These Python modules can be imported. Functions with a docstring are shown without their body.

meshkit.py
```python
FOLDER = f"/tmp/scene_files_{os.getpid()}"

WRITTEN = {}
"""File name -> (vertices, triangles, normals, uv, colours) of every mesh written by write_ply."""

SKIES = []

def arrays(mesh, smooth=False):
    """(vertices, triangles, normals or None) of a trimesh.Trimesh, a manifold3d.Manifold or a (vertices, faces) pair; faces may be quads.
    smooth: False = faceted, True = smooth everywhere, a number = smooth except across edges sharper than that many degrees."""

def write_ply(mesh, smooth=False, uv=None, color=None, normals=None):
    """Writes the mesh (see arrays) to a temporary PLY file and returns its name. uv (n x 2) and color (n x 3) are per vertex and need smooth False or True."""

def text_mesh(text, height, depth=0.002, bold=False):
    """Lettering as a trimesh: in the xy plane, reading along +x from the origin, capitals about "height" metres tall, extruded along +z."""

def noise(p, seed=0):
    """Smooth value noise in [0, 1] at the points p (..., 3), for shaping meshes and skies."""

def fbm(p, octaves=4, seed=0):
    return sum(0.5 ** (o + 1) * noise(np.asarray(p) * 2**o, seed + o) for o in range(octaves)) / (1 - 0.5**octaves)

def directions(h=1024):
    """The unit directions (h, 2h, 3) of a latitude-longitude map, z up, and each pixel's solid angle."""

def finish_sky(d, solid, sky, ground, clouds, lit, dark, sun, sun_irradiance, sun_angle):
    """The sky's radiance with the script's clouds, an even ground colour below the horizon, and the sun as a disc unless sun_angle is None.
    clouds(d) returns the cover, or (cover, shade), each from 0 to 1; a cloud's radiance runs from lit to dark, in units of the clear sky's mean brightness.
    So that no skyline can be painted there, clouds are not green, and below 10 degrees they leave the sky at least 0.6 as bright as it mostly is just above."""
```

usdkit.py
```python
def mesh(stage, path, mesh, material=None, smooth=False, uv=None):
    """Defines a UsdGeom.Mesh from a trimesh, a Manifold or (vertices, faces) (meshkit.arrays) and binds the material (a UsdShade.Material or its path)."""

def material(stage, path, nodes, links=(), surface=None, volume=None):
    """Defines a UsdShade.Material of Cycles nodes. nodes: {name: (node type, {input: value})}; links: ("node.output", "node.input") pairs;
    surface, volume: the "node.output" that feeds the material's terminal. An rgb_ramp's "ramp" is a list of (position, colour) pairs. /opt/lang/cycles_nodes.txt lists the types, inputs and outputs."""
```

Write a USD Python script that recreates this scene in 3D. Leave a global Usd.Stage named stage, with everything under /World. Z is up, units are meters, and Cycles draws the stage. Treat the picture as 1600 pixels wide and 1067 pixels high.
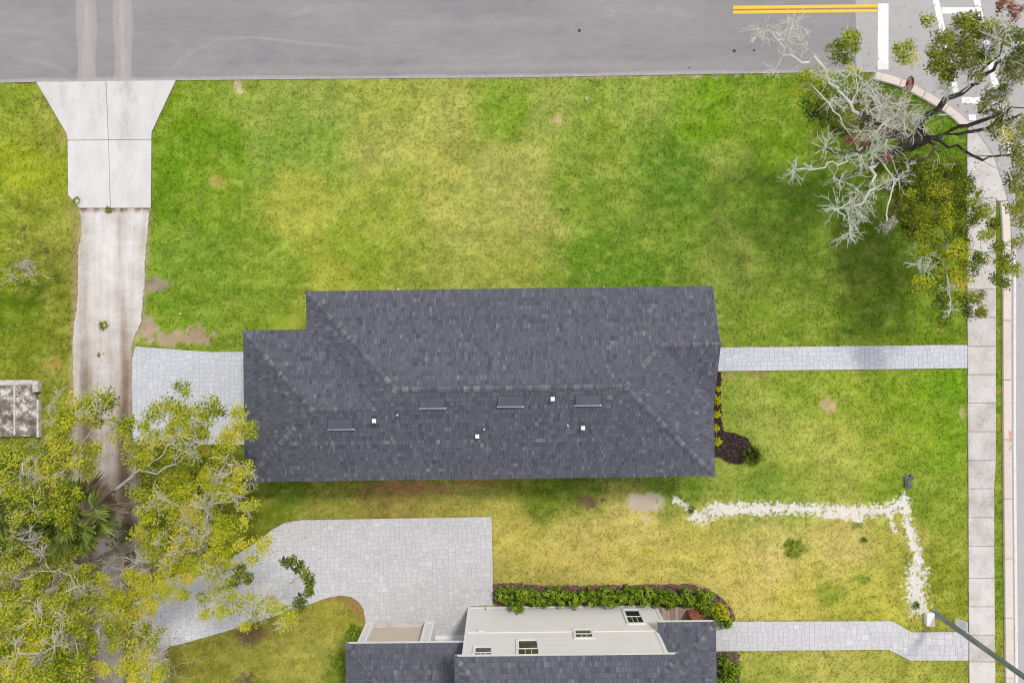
import math, numpy as np, trimesh, usdkit, meshkit
from pxr import Usd, UsdGeom, UsdLux, UsdShade, Sdf, Gf, Vt
from shapely.geometry import Polygon, box as sbox, Point, LineString
from shapely.ops import unary_union
import shapely

stage = Usd.Stage.CreateInMemory()
UsdGeom.SetStageUpAxis(stage, 'Z')
world = UsdGeom.Xform.Define(stage, '/World')
stage.SetDefaultPrim(world.GetPrim())

# ------------------------------------------------------------------ camera
CH, S, NX, NY = 36.8, 29.0, 792.0, 480.0          # height, pixels per metre on the ground, foot of the plumb line
cam = UsdGeom.Camera.Define(stage, '/World/camera')
cam.AddTranslateOp().Set((0, 0, CH))
cam.CreateHorizontalApertureAttr(36.0)
cam.CreateVerticalApertureAttr(36.0 * 682 / 1024)
cam.CreateFocalLengthAttr(36.0 * S * CH / 1600.0)
cam.CreateHorizontalApertureOffsetAttr((800 - NX) / 1600 * 36.0)
cam.CreateVerticalApertureOffsetAttr(-(533.3 - NY) / 1600 * 36.0)
cam.CreateClippingRangeAttr((0.5, 2000.0))
cam.CreateExposureAttr(0.46)

# ------------------------------------------------------------------ sky and sun
SUN = np.array([0.36, 0.60, 1.0]); SUN /= np.linalg.norm(SUN)
elev, rot = math.asin(SUN[2]), math.atan2(SUN[0], SUN[1])
dome = UsdLux.DomeLight.Define(stage, '/World/sky')
dome.GetPrim().SetCustomDataByKey('kind', 'structure')
skym = usdkit.material(stage, '/World/Looks/sky_air', {
    's': ('sky_texture', {'sky_type': 'single_scattering', 'sun_disc': False, 'sun_elevation': elev, 'sun_rotation': rot, 'aerosol_density': 2.0}),
    'tc': ('texture_coordinate', {}),
    'n': ('noise_texture', {'scale': 3.2, 'detail': 6.0, 'roughness': 0.6}),
    'r': ('rgb_ramp', {'ramp': [(0.34, (0.25,) * 3), (0.62, (0.9,) * 3)]}),
    'm': ('mix_color', {'b': (9.0, 9.0, 9.2), 'use_clamp': False}),
    'b': ('background_shader', {'strength': 0.11})},
    [('tc.generated', 'n.vector'), ('n.fac', 'r.fac'), ('r.color', 'm.fac'), ('s.color', 'm.a'), ('m.result', 'b.color')], surface='b.background')
UsdShade.MaterialBindingAPI.Apply(dome.GetPrim()).Bind(skym)
sun = UsdLux.DistantLight.Define(stage, '/World/sun')
sun.CreateNormalizeAttr(True); sun.CreateIntensityAttr(0.52); sun.CreateAngleAttr(9.0); sun.CreateColorAttr((1.0, 0.955, 0.89))
zx = np.cross([0, 1, 0], SUN); zx /= np.linalg.norm(zx); zy = np.cross(SUN, zx)
sun.AddTransformOp().Set(Gf.Matrix4d(*[float(x) for r in ((*zx, 0), (*zy, 0), (*SUN, 0), (0, 0, 60, 1)) for x in r]))

# ------------------------------------------------------------------ helpers
R = np.random.default_rng(7)
def W(px, py, h=0.0):
    k = (1 - h / CH) / S
    return np.array([(px - NX) * k, (NY - py) * k, h])
def PX(pts, h=0.0):
    return [tuple(W(x, y, h)[:2]) for x, y in pts]

used, origin = {}, {}
def numbered(parent, name):
    key = (parent, name); n = used.get(key, 0); used[key] = n + 1
    return f'{parent}/{name}' if n == 0 else f'{parent}/{name}_{n:03d}'
def tag(p, label=None, cat=None, group=None, kind=None):
    for k, v in (('label', label), ('category', cat), ('group', group), ('kind', kind)):
        if v: p.SetCustomDataByKey(k, v)
    return p
def lin(r, g, b):
    c = np.array([r, g, b]) / 255.0
    return np.where(c <= 0.04045, c / 12.92, ((c + 0.055) / 1.055) ** 2.4)
GAIN = 1.5
def alb(r, g, b): return tuple(float(x) for x in lin(r, g, b) / GAIN)     # base colour of a thing that shows as r,g,b in full light

class MB:
    """Collects triangles with a tone per vertex."""
    def __init__(s): s.v, s.f, s.t, s.n = [], [], [], 0
    def add(s, v, f, t=0.5):
        v = np.asarray(v, float); f = np.asarray(f, int)
        if f.shape[1] == 4: f = np.vstack([f[:, [0, 1, 2]], f[:, [0, 2, 3]]])
        s.v.append(v); s.f.append(f + s.n); s.n += len(v)
        s.t.append(np.broadcast_to(np.asarray(t, float), (len(v),)) if np.ndim(t) < 2 else np.asarray(t))
        return s
    def box(s, x0, y0, z0, x1, y1, z1, t=0.5, ch=0.0):
        if ch:
            c = min(ch, (x1 - x0) * .3, (y1 - y0) * .3, (z1 - z0) * .4)
            lo = [(x0, y0), (x1, y0), (x1, y1), (x0, y1)]; hi = [(x0 + c, y0 + c), (x1 - c, y0 + c), (x1 - c, y1 - c), (x0 + c, y1 - c)]
            v = [(x, y, z0) for x, y in lo] + [(x, y, z1 - c) for x, y in lo] + [(x, y, z1) for x, y in hi]
            f = [(0, 3, 2, 1), (8, 9, 10, 11)]
            for a in (0, 4):
                for i in range(4): j = (i + 1) % 4; f.append((a + i, a + j, a + 4 + j, a + 4 + i))
            return s.add(v, f, t)
        v = [(x, y, z) for z in (z0, z1) for x, y in ((x0, y0), (x1, y0), (x1, y1), (x0, y1))]
        return s.add(v, [(0, 3, 2, 1), (4, 5, 6, 7), (0, 1, 5, 4), (1, 2, 6, 5), (2, 3, 7, 6), (3, 0, 4, 7)], t)
    def prism(s, ring, z0, z1, t=0.5, ch=0.0):
        """Upright prism over a simple polygon ring; triangulated caps, chamfered top."""
        ring = np.asarray(ring, float)
        if Polygon(ring).exterior.is_ccw is False: ring = ring[::-1]
        n = len(ring)
        top = ring
        if ch:
            q = Polygon(ring).buffer(-ch, join_style=2)
            if q.geom_type == 'Polygon' and len(q.exterior.coords) - 1 == n:
                c = np.asarray(q.exterior.coords)[:-1]
                if not q.exterior.is_ccw: c = c[::-1]
                k = np.argmin(((c - ring[0]) ** 2).sum(1)); top = np.roll(c, -k, 0)
            else: ch = 0
        vt, ft = trimesh.creation.triangulate_polygon(Polygon(top), engine='earcut')
        s.add(np.c_[vt, np.full(len(vt), z1)], orient(vt, ft), t)
        i = np.arange(n); j = (i + 1) % n
        v = np.vstack([np.c_[ring, np.full(n, z0)], np.c_[ring, np.full(n, z1 - ch)], np.c_[top, np.full(n, z1)]])
        s.add(v, np.c_[i, j, j + n, i + n], t)
        if ch: s.add(v, np.c_[i + n, j + n, j + 2 * n, i + 2 * n], t)
        return s
    def tube(s, pts, rad, sides=6, t=0.5, cap=True):
        p = np.asarray(pts, float); n = len(p); rad = np.broadcast_to(np.asarray(rad, float), (n,))
        tg = np.gradient(p, axis=0); tg /= np.linalg.norm(tg, axis=1, keepdims=True) + 1e-12
        a = np.cross(tg, np.where(np.abs(tg[:, 2:]) < .9, [0, 0, 1.], [1., 0, 0])); a /= np.linalg.norm(a, axis=1, keepdims=True) + 1e-12
        b = np.cross(tg, a); g = np.arange(sides) * 2 * np.pi / sides
        v = (p[:, None] + rad[:, None, None] * (np.cos(g)[None, :, None] * a[:, None] + np.sin(g)[None, :, None] * b[:, None])).reshape(-1, 3)
        i, j = np.meshgrid(np.arange(n - 1), np.arange(sides), indexing='ij')
        q = np.stack([i * sides + j, i * sides + (j + 1) % sides, (i + 1) * sides + (j + 1) % sides, (i + 1) * sides + j], -1).reshape(-1, 4)
        s.add(v, q, np.repeat(np.broadcast_to(np.asarray(t, float), (n,)), sides))
        if cap:
            for e, o in ((0, 1), (n - 1, 0)):
                ring = v[e * sides:(e + 1) * sides]; k = np.arange(1, sides - 1)
                s.add(ring, np.c_[np.zeros(len(k), int), k + (1 if o else 0), k + (0 if o else 1)], t if np.ndim(t) == 0 else np.asarray(t)[e])
        return s
    def out(s): return np.vstack(s.v), np.vstack(s.f), np.concatenate(s.t)

def orient(v, f):
    a = v[f[:, 1]] - v[f[:, 0]]; b = v[f[:, 2]] - v[f[:, 0]]
    bad = a[:, 0] * b[:, 1] - a[:, 1] * b[:, 0] < 0
    f = f.copy(); f[bad] = f[bad][:, ::-1]; return f

def put(path, V, F, mat, tone=None, tint=None, extra=None, smooth=False):
    """One Mesh prim. tone: float per vertex; tint: colour per vertex."""
    V = np.asarray(V, float)
    m = UsdGeom.Mesh.Define(stage, path)
    m.CreatePointsAttr(Vt.Vec3fArray.FromNumpy(V.astype(np.float32)))
    m.CreateFaceVertexCountsAttr(Vt.IntArray.FromNumpy(np.full(len(F), 3, np.int32)))
    m.CreateFaceVertexIndicesAttr(Vt.IntArray.FromNumpy(np.asarray(F, np.int32).ravel()))
    m.CreateSubdivisionSchemeAttr('none')
    if smooth:
        n = np.zeros_like(V); fn = np.cross(V[F[:, 1]] - V[F[:, 0]], V[F[:, 2]] - V[F[:, 0]])
        for k in range(3): np.add.at(n, F[:, k], fn)
        n /= np.linalg.norm(n, axis=1, keepdims=True) + 1e-12
        m.CreateNormalsAttr(Vt.Vec3fArray.FromNumpy(n.astype(np.float32))); m.SetNormalsInterpolation('vertex')
    pv = UsdGeom.PrimvarsAPI(m)
    if tone is not None: pv.CreatePrimvar('tone', Sdf.ValueTypeNames.FloatArray, 'vertex').Set(Vt.FloatArray.FromNumpy(np.asarray(tone, np.float32)))
    if tint is not None: pv.CreatePrimvar('tint', Sdf.ValueTypeNames.Color3fArray, 'vertex').Set(Vt.Vec3fArray.FromNumpy(np.asarray(tint, np.float32)))
    for k, a in (extra or {}).items(): pv.CreatePrimvar(k, Sdf.ValueTypeNames.FloatArray, 'vertex').Set(Vt.FloatArray.FromNumpy(np.asarray(a, np.float32)))
    UsdShade.MaterialBindingAPI.Apply(m.GetPrim()).Bind(mat)
    return m.GetPrim()

def thing(name, label=None, cat=None, loc=(0, 0, 0), rz=0.0, group=None, kind=None, frame=None):
    """An Xform at the thing's base. frame: loc is given in the turned frame of a house (degrees)."""
    p = numbered('/World', name); x = UsdGeom.Xform.Define(stage, p)
    l = np.asarray(loc, float); wl = l
    if frame is not None:
        c, s_ = math.cos(math.radians(frame)), math.sin(math.radians(frame)); wl = np.array([c * l[0] - s_ * l[1], s_ * l[0] + c * l[1], l[2]]); rz = frame
    x.AddTranslateOp().Set(tuple(float(q) for q in wl))
    if rz: x.AddRotateZOp().Set(rz)
    origin[p] = l
    tag(x.GetPrim(), label, cat, group, kind)
    return p
def part(parent, name, mb, mat, label=None, kind=None, smooth=False, **kw):
    """A mesh under a thing or a part; points in the frame in which the thing's loc was given."""
    p = numbered(parent, name)
    root = '/' + '/'.join(parent.split('/')[1:3])
    V, F, T = mb.out() if isinstance(mb, MB) else (mb[0], mb[1], mb[2] if len(mb) > 2 else None)
    pr = put(p, np.asarray(V) - origin.get(root, 0), F, mat, tone=T, smooth=smooth, **kw)
    tag(pr, label, None, None, kind)
    return p
def group_part(parent, name):
    p = numbered(parent, name); UsdGeom.Xform.Define(stage, p); return p
def top(name, mb, mat, label=None, cat=None, group=None, kind=None, **kw):
    p = numbered('/World', name)
    V, F, T = mb.out() if isinstance(mb, MB) else mb
    pr = put(p, V, F, mat, tone=T, **kw); tag(pr, label, cat, group, kind)
    return p

# ------------------------------------------------------------------ materials
def mat(name, ramp, rough=0.8, scale=6.0, detail=5.0, tone=0.0, bump=0.0, bscale=None, stretch=None, fine=0.0, spec=0.3, metal=0.0, coat=0.0):
    """Colour from a ramp driven by world-space noise plus (tone x the mesh's tone)."""
    n = {'g': ('geometry', {}), 'mp': ('mapping', {'scale': stretch or (1, 1, 1)}),
         'n': ('noise_texture', {'scale': scale, 'detail': detail, 'roughness': 0.62}),
         'r': ('rgb_ramp', {'ramp': ramp}), 'p': ('principled_bsdf', {'roughness': rough, 'specular_ior_level': spec, 'metallic': metal, 'coat_weight': coat})}
    l = [('g.position', 'mp.vector'), ('mp.vector', 'n.vector'), ('r.color', 'p.base_color')]
    src = 'n.fac'
    if fine:
        n['n2'] = ('noise_texture', {'scale': scale * 9, 'detail': 3.0, 'roughness': 0.7})
        n['mf'] = ('mix_float', {'fac': fine}); l += [('mp.vector', 'n2.vector'), (src, 'mf.a'), ('n2.fac', 'mf.b')]; src = 'mf.result'
    if tone:
        n['a'] = ('attribute', {'attribute': 'tone'}); n['mt'] = ('mix_float', {'fac': tone})
        l += [('a.fac', 'mt.b'), (src, 'mt.a')]; src = 'mt.result'
    l.append((src, 'r.fac'))
    if bump:
        n['nb'] = ('noise_texture', {'scale': bscale or scale * 6, 'detail': 4.0, 'roughness': 0.65}); n['b'] = ('bump', {'strength': bump, 'distance': 0.02})
        l += [('g.position', 'nb.vector'), ('nb.fac', 'b.height'), ('b.normal', 'p.normal')]
    return usdkit.material(stage, '/World/Looks/' + name, n, l, surface='p.BSDF')

def leafmat(name, ramp, trans=0.42, rough=0.55):
    return usdkit.material(stage, '/World/Looks/' + name, {
        'a': ('attribute', {'attribute': 'tone'}), 'r': ('rgb_ramp', {'ramp': ramp}),
        'p': ('principled_bsdf', {'roughness': rough, 'specular_ior_level': 0.25}), 't': ('translucent_bsdf', {}),
        'm': ('mix_closure', {'fac': trans})},
        [('a.fac', 'r.fac'), ('r.color', 'p.base_color'), ('r.color', 't.color'), ('p.BSDF', 'm.closure1'), ('t.BSDF', 'm.closure2')], surface='m.closure')

M = {}
M['shingle'] = mat('roof_shingle', [(0.0, alb(62, 64, 76)), (0.35, alb(86, 88, 98)), (0.62, alb(102, 103, 112)), (0.85, alb(130, 129, 138)), (1.0, alb(150, 148, 155))], rough=0.9, scale=1.6, tone=0.68, bump=0.5, bscale=120, fine=0.45)
M['cap'] = mat('ridge_cap_shingle', [(0.0, alb(62, 63, 74)), (0.5, alb(94, 94, 104)), (1.0, alb(140, 138, 146))], rough=0.9, scale=3, tone=0.75, bump=0.4, bscale=120)
M['deck'] = mat('roof_underlay', [(0.0, alb(40, 40, 46)), (1, alb(52, 52, 58))], rough=0.95)
M['white'] = mat('white_trim', [(0.2, alb(236, 236, 236)), (0.8, alb(250, 250, 250))], rough=0.45, scale=2)
M['siding'] = mat('lap_siding', [(0.2, alb(226, 223, 219)), (0.8, alb(236, 234, 231))], rough=0.6, scale=1.2, tone=0.3)
M['stucco'] = mat('house_wall', [(0.2, alb(205, 205, 202)), (0.8, alb(216, 216, 212))], rough=0.8, scale=2)
M['garage'] = mat('garage_door', [(0.2, alb(210, 196, 178)), (0.8, alb(218, 204, 188))], rough=0.5, scale=1.5)
M['glass'] = usdkit.material(stage, '/World/Looks/window_glass', {
    'p': ('principled_bsdf', {'base_color': (0.012, 0.016, 0.013), 'roughness': 0.03, 'specular_ior_level': 0.8})}, surface='p.BSDF')
M['wood'] = mat('porch_wood', [(0.1, alb(120, 98, 82)), (0.5, alb(160, 138, 122)), (0.9, alb(190, 172, 158))], rough=0.75, scale=5, tone=0.5, stretch=(8, 1, 1))
M['brick'] = mat('red_brick', [(0.1, alb(118, 62, 44)), (0.5, alb(165, 92, 68)), (0.9, alb(196, 128, 98))], rough=0.85, scale=9, tone=0.6, bump=0.3)
M['mortar'] = mat('mortar', [(0.2, alb(150, 130, 118)), (0.8, alb(176, 158, 146))], rough=0.9)
M['metal_dark'] = mat('vent_metal', [(0.2, alb(66, 70, 82)), (0.8, alb(84, 88, 99))], rough=0.45, scale=3, spec=0.5)
M['metal_light'] = mat('vent_lip', [(0.2, alb(200, 202, 206)), (0.8, alb(224, 225, 228))], rough=0.4, scale=3, spec=0.5)
M['white_cap'] = mat('white_cap', [(0.2, alb(240, 242, 246)), (0.8, alb(253, 253, 253))], rough=0.35, scale=3)
M['asphalt'] = mat('new_asphalt', [(0.28, alb(130, 126, 128)), (0.45, alb(146, 142, 143)), (0.58, alb(154, 150, 150)), (0.75, alb(172, 168, 167))], rough=0.92, scale=0.35, bump=0.25, bscale=60, stretch=(0.35, 1, 1), fine=0.3, spec=0.2)
M['old_asphalt'] = mat('old_asphalt', [(0.2, alb(166, 163, 162)), (0.5, alb(181, 178, 177)), (0.8, alb(194, 192, 190))], rough=0.92, scale=1.2, bump=0.25, bscale=60, fine=0.55, spec=0.2)
M['gutter'] = mat('gutter', [(0.2, alb(158, 152, 150)), (0.8, alb(188, 182, 180))], rough=0.92, scale=1.5, fine=0.4)
M['paint_white'] = mat('road_paint_white', [(0.25, alb(214, 213, 210)), (0.55, alb(243, 243, 242))], rough=0.7, scale=2.2, fine=0.5)
M['paint_worn'] = mat('edge_line_paint', [(0.25, alb(206, 204, 202)), (0.6, alb(232, 232, 231))], rough=0.7, scale=2.2, fine=0.5)
M['paint_yellow'] = mat('road_paint_yellow', [(0.3, alb(233, 180, 44)), (0.6, alb(246, 203, 62))], rough=0.7, scale=1.8, fine=0.5)
M['paint_brown'] = mat('paint_gap', [(0.3, alb(134, 118, 96)), (0.6, alb(158, 142, 118))], rough=0.8, scale=1.8, fine=0.5)
M['paint_red'] = mat('utility_paint_red', [(0.3, alb(214, 120, 120)), (0.7, alb(226, 170, 164))], rough=0.8, scale=9)
M['paint_tan'] = mat('utility_paint_tan', [(0.3, alb(196, 150, 134)), (0.7, alb(216, 186, 172))], rough=0.8, scale=9)
M['concrete'] = mat('drive_concrete', [(0.3, alb(182, 177, 173)), (0.46, alb(210, 207, 204)), (0.58, alb(219, 217, 214)), (0.75, alb(228, 226, 224))], rough=0.85, scale=0.8, tone=0.2, bump=0.1, fine=0.3, stretch=(1.5, 0.6, 1))
M['walk'] = mat('sidewalk_concrete', [(0.25, alb(150, 142, 134)), (0.42, alb(190, 183, 176)), (0.56, alb(212, 207, 202)), (0.78, alb(228, 224, 220))], rough=0.9, scale=1.0, tone=0.12, bump=0.15, fine=0.4)
M['kerb'] = mat('kerb_concrete', [(0.2, alb(196, 182, 170)), (0.5, alb(222, 208, 196)), (0.85, alb(235, 226, 214))], rough=0.9, scale=1.4, tone=0.3, bump=0.15, fine=0.4)
M['slab_old'] = mat('weathered_slab', [(0.38, alb(82, 70, 60)), (0.47, alb(116, 103, 92)), (0.52, alb(146, 136, 126)), (0.565, alb(216, 211, 204))], rough=0.95, scale=1.9, detail=7, tone=0.18, bump=0.4, fine=0.35)
M['slab_edge'] = mat('weathered_slab_edge', [(0.36, alb(150, 138, 126)), (0.5, alb(206, 198, 188)), (0.65, alb(228, 222, 214))], rough=0.95, scale=4, bump=0.3, fine=0.4)
M['paver'] = mat('grey_paver', [(0.0, alb(176, 175, 178)), (0.35, alb(198, 197, 198)), (0.65, alb(210, 209, 210)), (1.0, alb(232, 230, 228))], rough=0.85, scale=0.5, tone=0.45, bump=0.2, bscale=50, fine=0.2)
M['paver_blue'] = mat('bluish_paver', [(0.0, alb(178, 180, 188)), (0.4, alb(199, 201, 207)), (0.7, alb(211, 212, 217)), (1.0, alb(228, 228, 229))], rough=0.85, scale=0.5, tone=0.42, bump=0.2, bscale=50, fine=0.2)
M['joint'] = mat('paver_joint', [(0.3, alb(158, 156, 156)), (0.7, alb(180, 178, 177))], rough=0.95)
M['joint_dark'] = mat('slab_joint', [(0.3, alb(116, 108, 100)), (0.7, alb(150, 142, 132))], rough=0.95)
M['mulch'] = mat('mulch', [(0.25, alb(84, 62, 56)), (0.5, alb(126, 98, 86)), (0.75, alb(172, 144, 126))], rough=0.95, scale=5, tone=0.5, bump=0.8, bscale=25, fine=0.5)
M['mulch_dark'] = mat('dark_mulch', [(0.25, alb(40, 28, 26)), (0.5, alb(62, 46, 42)), (0.78, alb(116, 94, 84))], rough=0.95, scale=5, tone=0.5, bump=0.8, bscale=25, fine=0.5)
M['bark_grey'] = mat('grey_bark', [(0.25, alb(112, 100, 86)), (0.5, alb(160, 148, 132)), (0.75, alb(206, 198, 184))], rough=0.9, scale=3.5, bump=0.7, bscale=30, fine=0.4)
M['bark_pale'] = mat('pale_bark', [(0.25, alb(150, 142, 126)), (0.5, alb(192, 186, 170)), (0.75, alb(224, 220, 206))], rough=0.9, scale=4, bump=0.4, bscale=30, fine=0.4)
M['lichen'] = mat('lichen_bark', [(0.2, alb(176, 174, 156)), (0.45, alb(216, 216, 200)), (0.75, alb(244, 244, 232))], rough=0.95, scale=3, bump=0.5, bscale=40, fine=0.4)
M['bark_dark'] = mat('dark_bark', [(0.36, alb(46, 38, 34)), (0.52, alb(78, 68, 60)), (0.6, alb(112, 104, 96)), (0.68, alb(206, 202, 194))], rough=0.95, scale=2.6, bump=0.8, bscale=24, fine=0.35)
M['palm_trunk'] = mat('palm_trunk', [(0.25, alb(110, 92, 74)), (0.5, alb(150, 132, 112)), (0.75, alb(176, 160, 142))], rough=0.9, scale=2, bump=0.6, bscale=14, stretch=(1, 1, 5))
M['steel'] = mat('galvanised_pole', [(0.25, alb(104, 116, 110)), (0.5, alb(126, 138, 132)), (0.8, alb(152, 163, 157))], rough=0.55, scale=1.5, spec=0.5, metal=0.2)
M['sign_red'] = mat('sign_red', [(0.3, alb(150, 34, 36)), (0.7, alb(172, 48, 48))], rough=0.45, scale=3)
M['box_white'] = mat('utility_box', [(0.3, alb(226, 221, 212)), (0.7, alb(246, 243, 238))], rough=0.6, scale=4)
M['sign_blue'] = mat('sign_print_blue', [(0.3, alb(196, 208, 232)), (0.7, alb(208, 218, 238))], rough=0.6, scale=4)
M['scrap'] = mat('shingle_scrap', [(0.2, alb(60, 60, 72)), (0.5, alb(104, 102, 118)), (0.8, alb(140, 138, 150))], rough=0.85, scale=8, tone=0.4, bump=0.4)
M['iron'] = mat('iron_lid', [(0.3, alb(58, 56, 58)), (0.7, alb(86, 84, 84))], rough=0.8, scale=8)
M['leaf_green'] = leafmat('oak_leaf_green', [(0.0, alb(70, 90, 14)), (0.3, alb(126, 146, 18)), (0.6, alb(174, 188, 34)), (0.85, alb(216, 218, 60)), (1.0, alb(236, 226, 86))])
M['leaf_yellow'] = leafmat('oak_leaf_yellow', [(0.0, alb(112, 130, 12)), (0.3, alb(174, 186, 22)), (0.6, alb(214, 220, 44)), (0.85, alb(242, 236, 72)), (1.0, alb(246, 220, 90))])
M['leaf_dark'] = leafmat('oak_leaf_dark', [(0.0, alb(36, 52, 10)), (0.35, alb(78, 98, 18)), (0.7, alb(120, 136, 28)), (1.0, alb(170, 172, 50))])
M['leaf_hedge'] = leafmat('hedge_leaf', [(0.0, alb(46, 76, 8)), (0.4, alb(94, 132, 14)), (0.75, alb(142, 172, 30)), (1.0, alb(192, 206, 70))], trans=0.3)
M['leaf_lime'] = leafmat('lime_leaf', [(0.0, alb(120, 136, 10)), (0.5, alb(190, 190, 20)), (1.0, alb(226, 222, 60))], trans=0.3)
M['leaf_red'] = leafmat('dead_leaf', [(0.0, alb(110, 60, 40)), (0.5, alb(160, 104, 84)), (1.0, alb(186, 140, 120))], trans=0.2)
M['leaf_brown'] = leafmat('dead_twig_leaf', [(0.0, alb(84, 66, 40)), (0.5, alb(140, 116, 80)), (1.0, alb(190, 170, 140))], trans=0.15)
M['moss'] = leafmat('hanging_moss', [(0.0, alb(120, 118, 100)), (0.5, alb(164, 160, 144)), (1.0, alb(196, 194, 180))], trans=0.2)
M['frond'] = leafmat('palm_frond', [(0.0, alb(90, 116, 40)), (0.5, alb(150, 172, 76)), (1.0, alb(214, 220, 140))], trans=0.25)
M['frond_dead'] = leafmat('dead_frond', [(0.0, alb(150, 122, 96)), (0.5, alb(200, 176, 150)), (1.0, alb(232, 218, 198))], trans=0.2)
M['twig'] = mat('brown_twig', [(0.3, alb(120, 104, 88)), (0.7, alb(176, 162, 146))], rough=0.9, scale=8)

# ------------------------------------------------------------------ ground outlines (traced in photograph pixels on the ground, turned to metres)
def rough(pts, step=6.0, amp=2.0, seed=0, closed=True):
    """Breaks a traced outline into short irregular pieces (pixels)."""
    g = np.random.default_rng(seed); ls = LineString(list(pts) + ([pts[0]] if closed else []))
    n = int(ls.length / step); q = np.array([ls.interpolate(i / n, normalized=True).coords[0] for i in range(n)])
    return q + np.convolve(g.normal(0, amp, n * 2), [.3, .4, .3], 'same').reshape(n, 2)
P_road = [(-6000, 203), (0, 129), (60, 128), (275, 125.5), (520, 123), (805, 121), (1115, 115.5), (1250, 113.5), (1362, 113), (1395, 121), (1417, 127), (1446, 143), (1470, 156), (1495, 176), (1514, 194), (1530, 211), (1552, 242), (1566, 284), (1577, 320), (1582, 400), (1584, 700), (1589, 1067), (1604, 5000), (1850, 5000), (1836, 1067), (1833, 400), (1840, 150), (1900, 108), (9000, 20), (9000, -190), (1900, -105), (-6000, -20)]
P_apron = [(57, 128.5), (275, 126), (237, 207), (236, 325), (125, 325), (107, 305), (106, 219), (104, 208)]
P_dirt = [(125, 323), (232, 323), (230, 345), (226, 400), (225, 432), (227, 441), (226, 455), (223, 470), (222, 500), (207, 535), (208, 700), (214, 760), (224, 840), (250, 960), (262, 1100), (110, 1100), (112, 960), (118, 800), (113, 640), (115, 560), (120, 470), (122, 400), (126, 350)]
P_patio = [(212, 541), (330, 550), (420, 549), (420, 694), (208, 694), (207, 640), (207, 560)]
P_drive = [(768, 807), (470, 812), (445, 816), (425, 827), (407, 842), (355, 875), (255, 905), (222, 945), (216, 990), (250, 1012), (284, 1005), (355, 985), (466, 950), (509, 934), (530, 929.5), (548, 931.5), (561, 940), (568, 951), (571, 972), (575, 1010), (734, 1010), (734, 946), (771, 945)]
P_path = [(1090, 543), (1511, 538.5), (1511, 575), (1090, 580)]
P_walk2 = [(1090, 970.5), (1393, 969.5), (1425, 987), (1513, 986.5), (1513, 1031), (1422, 1031), (1388, 1014), (1090, 1017)]
P_bed_front = [(771, 912), (800, 910), (850, 915), (1000, 913), (1075, 912), (1105, 919), (1130, 935), (1146, 955), (1150, 970), (1090, 970), (1090, 952), (1026, 945), (771, 945)]
P_bed_corner = [(1090, 1017), (1154, 1017), (1156, 1090), (1090, 1090)]
P_bed_house = [(1090, 581), (1126, 581), (1127, 660), (1131, 674), (1150, 677), (1168, 684), (1176, 700), (1168, 716), (1152, 725), (1138, 722), (1126, 714), (1090, 712)]
P_pad = [(-40, 595), (64, 594), (65, 680), (-40, 682)]
walk_rows = [310, 350, 394, 452, 496, 541, 585, 629, 674, 719, 763, 808, 853, 903, 947, 991, 1033, 1078, 1122, 1166]
def walk_edge(y): return (1510.5 + (y - 300) * 0.0045, 1555.5 if y < 760 else 1552.5 + (y - 760) * .006)
P_sidewalk = [(walk_edge(y)[0], y) for y in walk_rows] + [(walk_edge(y)[1], y) for y in walk_rows[::-1]]
P_ramp1 = [(1511, 205), (1515, 197.5), (1529, 211), (1551.5, 243), (1511, 244)]
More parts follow.
